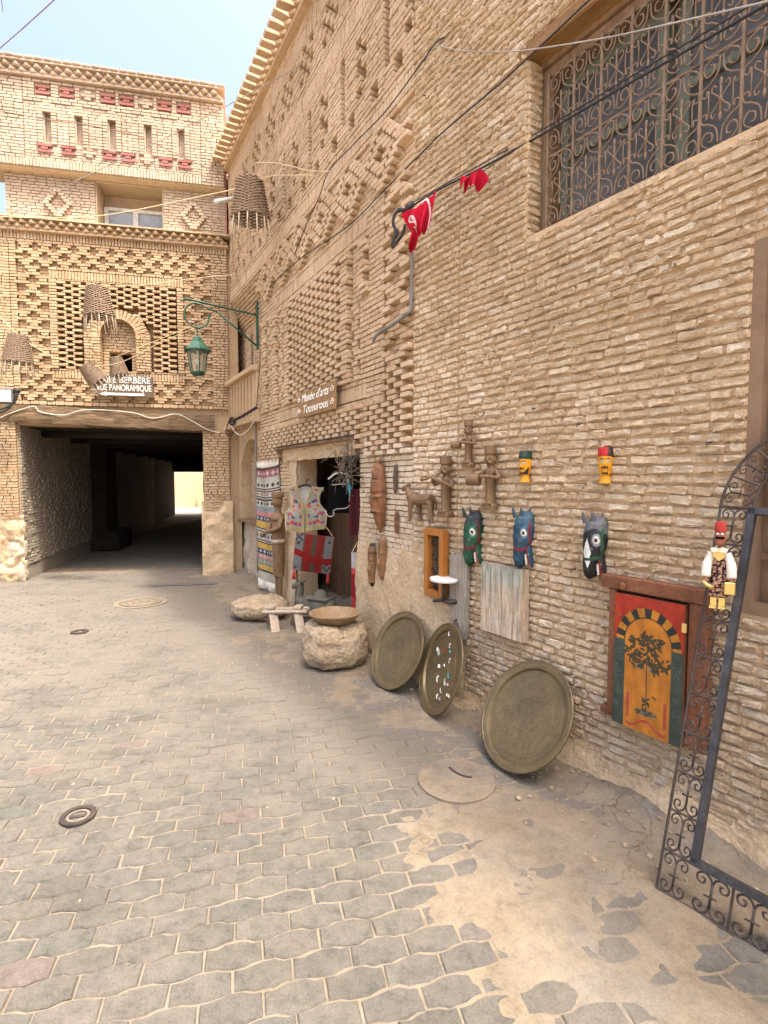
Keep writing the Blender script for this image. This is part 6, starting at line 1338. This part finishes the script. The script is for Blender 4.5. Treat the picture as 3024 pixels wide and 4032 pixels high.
flag('crumpled red flag with white disc, crescent and star on the black cable', [[(1580, 846, 3.72), (1660, 800, 3.66), (1668, 915, 3.66), (1622, 908, 3.72)], [(1655, 806, 3.68), (1720, 746, 3.60), (1690, 900, 3.60), (1650, 922, 3.68)], [(1620, 905, 3.72), (1658, 912, 3.70), (1634, 990, 3.74), (1606, 990, 3.76)]], True)
flag('small plain red flag scrap further along the black cable', [[(1812, 700, 3.40), (1850, 690, 3.36), (1846, 738, 3.36), (1814, 742, 3.40)], [(1848, 694, 3.36), (1888, 660, 3.30), (1924, 727, 3.30), (1850, 748, 3.36)]], False)

# ================================================================== cables and fittings
def cable(pts, r, mat, label, name='cable', k=6, grp=None):
    q = MB(); q.tube(smooth_path(pts, k), r * (.62 if name == 'cable' else 1), 6); o = q.build(name, mat, None, smooth=True); return tag(o, label, 'cable', grp)
A_ = lambda sx, sy, y=-.03: onw(FA, sx, sy, y)
B_ = lambda sx, sy, y=-.05: onw(FB, sx, sy, y)
L_ = lambda sx, sy, y=-.06: onw(FL, sx, sy, y)
cable([at(-60, 243, 6.5), at(0, 190, 6.2), at(105, 98, 5.8), at(213, 0, 5.4), at(330, -110, 5.0)], .009, 'purple_cable', 'violet cable crossing the open sky')
cable([at(4, -40, 6), at(6, 0, 6), at(12, 47, 6.1)], .006, 'purple_cable', 'short loose end of violet wire at the edge of the sky')
cable([L_(-60, 425, -.25), L_(0, 437, -.2), L_(220, 475, -.15), L_(330, 489, -.12), L_(500, 525, -.12), L_(560, 542, -.12), L_(720, 618, -.12), L_(904, 699, -.12)], .011, 'brown_cable', 'brown cable sagging across the pale upper parapet')
cable([at(1205, 245, 6.1), at(1000, 359, 6.6), at(603, 567, 7.4), at(300, 712, 7.9), at(36, 844, 8.1), at(-60, 890, 8.2)], .008, 'grey_cable', 'straight thin wire from the museum roof across the upper house')
cable([at(-60, 848, 7.4), at(0, 853, 7.4), at(180, 858, 7.3), at(362, 853, 7.2), at(542, 826, 7.0), at(760, 780, 6.75), at(934, 742, 6.55), at(985, 718, 6.5)], .010, 'cord', 'pale cord running to the largest basket lamp')
cable([at(985, 716, 6.5), at(1060, 694, 6.3), at(1150, 690, 6.0), B_(1235, 690)], .008, 'cord', 'pale cord tying the largest basket lamp to the museum wall')
cable([at(1010, 640, 6.5), at(1080, 642, 6.3), at(1150, 655, 6.1), at(1215, 672, 5.9), B_(1300, 676)], .010, 'cord', 'twisted cord looping above the largest basket lamp')
cable([at(-60, 1180, 7.5), at(72, 1318, 7.5), at(200, 1400, 7.55), at(345, 1446, 7.6)], .007, 'cord', 'cord linking the gateway basket lamps')
cable([at(240, 1150, 7.5), at(380, 1130, 7.55), at(560, 1122, 7.3), at(750, 1098, 7.0), at(930, 1080, 6.9)], .007, 'cord', 'cord holding the upright basket lamp across the lattice')
cable([at(450, 1408, 7.75), at(590, 1352, 7.5), at(740, 1290, 7.2), at(850, 1245, 7.2)], .007, 'cord', 'cord from the slightly tilted basket lamp to the lantern bracket')
cable([at(345, 1446, 7.6), at(480, 1425, 7.5), at(640, 1345, 7.4), at(820, 1270, 7.2)], .006, 'cord', 'cord from the strongly tilted basket lamp to the lantern bracket')
cable([at(3090, -25, 2.0), at(3024, 15, 2.05), at(2600, 258, 2.5), at(2300, 430, 2.9), at(2119, 538, 3.2), at(1900, 660, 3.45), at(1750, 735, 3.62), at(1620, 812, 3.75), A_(1590, 838, -.2)], .010, 'black_rubber', 'thick black cable carrying the red flags in front of the window')
cable([at(3090, -70, 2.0), at(3024, -20, 2.05), at(2600, 232, 2.5), at(2119, 520, 3.2), at(1760, 722, 3.62), at(1620, 800, 3.76)], .006, 'black_rubber', 'thinner black cable beside the flag cable')
cable([A_(2330, -10, -.04), A_(2119, 190), A_(1950, 345), A_(1750, 515), A_(1640, 622, -.03), B_(1501, 760), B_(1371, 890), B_(1180, 1020), B_(1060, 1130)], .008, 'black_rubber', 'black cable running diagonally across both brick fronts')
cable([A_(1750, 146), A_(1712, 174), A_(1640, 275), B_(1512, 445), B_(1400, 560), B_(1295, 675), B_(1255, 780), B_(1208, 879), B_(1160, 1000)], .008, 'black_rubber', 'black cable bending down the ornamented museum front')
cable([A_(1712, 174), A_(1790, 196), A_(1850, 202), A_(2000, 203), A_(2130, 190, -.05), at(2400, 146, 2.75), at(2700, 80, 2.3), at(3024, 5, 2.0), at(3090, -12, 1.95)], .006, 'grey_cable', 'grey twisted wire sagging over the window grille')
cable([A_(1621, 985, -.05), A_(1620, 1100, -.04), A_(1618, 1205, -.04), B_(1600, 1237, -.07), B_(1550, 1275, -.08), B_(1500, 1305, -.08), B_(1478, 1325, -.09), B_(1470, 1342, -.09)], .014, 'pvc_pipe', 'dark conduit turning from the wall edge across the ornament', 'conduit')
cl = empty('cable_junction', A_(1590, 838, -.18), 0, 'tangle of black connectors and cable ends beside the crumpled flag', 'junction'); c0_ = cl.location.copy()
for (p, r) in (([(1625, 800), (1610, 815), (1598, 832)], .022), ([(1598, 835), (1580, 825), (1566, 830)], .016)):
    q = MB(); q.tube([at(x, y, 3.76) - c0_ for (x, y) in p], r, 8); q.build('connector', 'black_rubber', cl, smooth=True)
for p in ([(1566, 830), (1552, 850), (1548, 880), (1558, 910), (1550, 940), (1545, 965)], [(1595, 885), (1585, 920), (1560, 955), (1542, 975)], [(1556, 900), (1565, 915), (1556, 935)]):
    q = MB(); q.tube(smooth_path([at(x, y, 3.9) - c0_ for (x, y) in p], 4), .012, 6); q.build('cable_end', 'black_rubber', cl, smooth=True)
cable([L_(-40, 1690, -.12), L_(0, 1645), L_(127, 1600), L_(157, 1621), L_(247, 1634), L_(343, 1613), L_(518, 1624), L_(603, 1647), L_(693, 1630), L_(760, 1660), L_(814, 1690), L_(868, 1705)], .010, 'white_cable', 'white cable draped in waves along the tunnel lintel')
cable([B_(1025, 1380, -.08), B_(1022, 1450, -.06), B_(1015, 1540, -.06), B_(1010, 1600, -.06)], .008, 'black_rubber', 'black wire dropping from the lantern bracket')
cable([B_(1004, 1545, -.03), B_(1007, 1750, -.03), B_(1012, 2040, -.03), B_(1016, 2250, -.03)], .016, 'pvc_pipe', 'grey upright conduit at the corner of the museum front', 'conduit')
cable([L_(886, 1150), L_(885, 1400), L_(880, 1560), L_(876, 1640)], .009, 'brown_cable', 'brown wire running down beside the gateway pier')
gp_ = lambda sx, sy: onw(FB, sx, sy, -.16)
tg = empty('cable_tangle', gp_(930, 1655), 0, 'knot of black and white wires under the gallery panel', 'cables'); c1_ = tg.location.copy()
for (pts, r, mt) in (([(1010, 1605), (960, 1635), (920, 1655), (905, 1660)], .02, 'black_rubber'), ([(905, 1665), (925, 1700), (950, 1712), (980, 1690), (998, 1660)], .008, 'white_cable'), ([(900, 1660), (890, 1700), (905, 1715), (930, 1690)], .008, 'black_rubber'), ([(870, 1640), (862, 1610), (848, 1612), (842, 1660), (856, 1705)], .009, 'white_cable'), ([(918, 1650), (930, 1680), (960, 1690), (1005, 1685)], .007, 'brown_cable'), ([(905, 1655), (915, 1645), (925, 1660), (912, 1672), (902, 1660)], .018, 'black_rubber')):
    q = MB(); q.tube(smooth_path([gp_(x, y) - c1_ for (x, y) in pts], 5), r, 6); q.build('wire', mt, tg, smooth=True)
fx = fempty('floodlight', FL, on(FL, 20, 1560, -.3)[0], -.30, on(FL, 20, 1560, -.3)[2], 'white-faced floodlight box with black cables on the gateway pier', 'floodlight')
q = MB(); q.rbox((-.05, 0, 0), (.34, .10, .22), .01); q.build('housing', 'grey_fitting', fx); q = MB(); q.box((-.05, -.053, 0), (.30, .006, .17)); q.build('lens', 'panel_white', fx); q = MB(); q.tube([(.0, .05, 0), (0, .30, .02)], .02, 8); q.build('arm', 'grey_fitting', fx)
q = MB(); q.tube([(.13, -.01, .08), (.20, -.01, .085)], .035, 10); q.build('gland', 'black_rubber', fx, smooth=True)
for k in range(2): q = MB(); q.tube(smooth_path([(.18, -.02, .06), (.15 - .03 * k, -.03, -.06), (.02, -.03, -.17 - .04 * k), (-.2, -.02, -.24 - .04 * k)], 5), .014, 6); q.build('lead', 'black_rubber', fx, smooth=True)
# pipe stub poking out by the largest basket
q = MB(); q.tube([B_(960, 775, .2), at(850, 795, 7.9)], .035, 10); o = q.build('drain_spout', 'panel_white', None, smooth=True); tag(o, 'short white drain spout jutting from the museum eaves', 'spout')
# nails and hooks in the plain wall
for (sx, sy, wh) in ((2100, 1608, 'above the green-fez head'), (2390, 1650, 'just above the red-fez head'), (2275, 1670, 'between the two yellow heads'), (2786, 1742, 'near the iron shutter'), (2660, 1040, 'below the grilled window'), (1957, 2034, 'between the green and blue horse heads'), (2252, 2242, 'between the blue and black horse heads'), (1670, 375, 'high by the museum corner')):
    p = on(FA, sx, sy, -.02); q = MB(); q.tube([(0, .02, 0), (0, -.02, 0), (.004, -.024, -.014)], .004, 5); o = q.build('wall_hook', 'black_iron', None, loc=FA.w(p[0], -.01, p[2]), rz=FA.th); tag(o, 'small empty rusty hook ' + wh, 'hook', 'empty hooks in the plain wall')

# ================================================================== grit and pebbles along the foot of the walls
rp = random.Random(21); q = MB()
for k in range(420):
    u = rp.uniform(-.9, 3.0); d = abs(rp.gauss(.10, .22)) + .03; p = (FA if u > 0 else FB).w(u, -d, 0)
    if rp.random() < .25: p = Vector((rp.uniform(-3.2, 1.2), rp.uniform(1.8, 6.0), 0))
    if wall_dist(p.x, p.y) < .03: continue
    r_ = rp.uniform(.003, .010) if rp.random() < .9 else rp.uniform(.010, .018); z = max(ground_z(p.x, p.y), sand_z(p.x, p.y))
    q.ell((p.x, p.y, z + r_ * .4), (r_, r_ * rp.uniform(.6, 1), r_ * .6), 6, 4, rot=Matrix.Rotation(rp.uniform(0, 3), 3, 'Z'))
o = q.build('pebbles', 'limestone', None); tag(o, 'scattered grit and small pebbles along the foot of the walls', 'pebbles', kind='stuff')
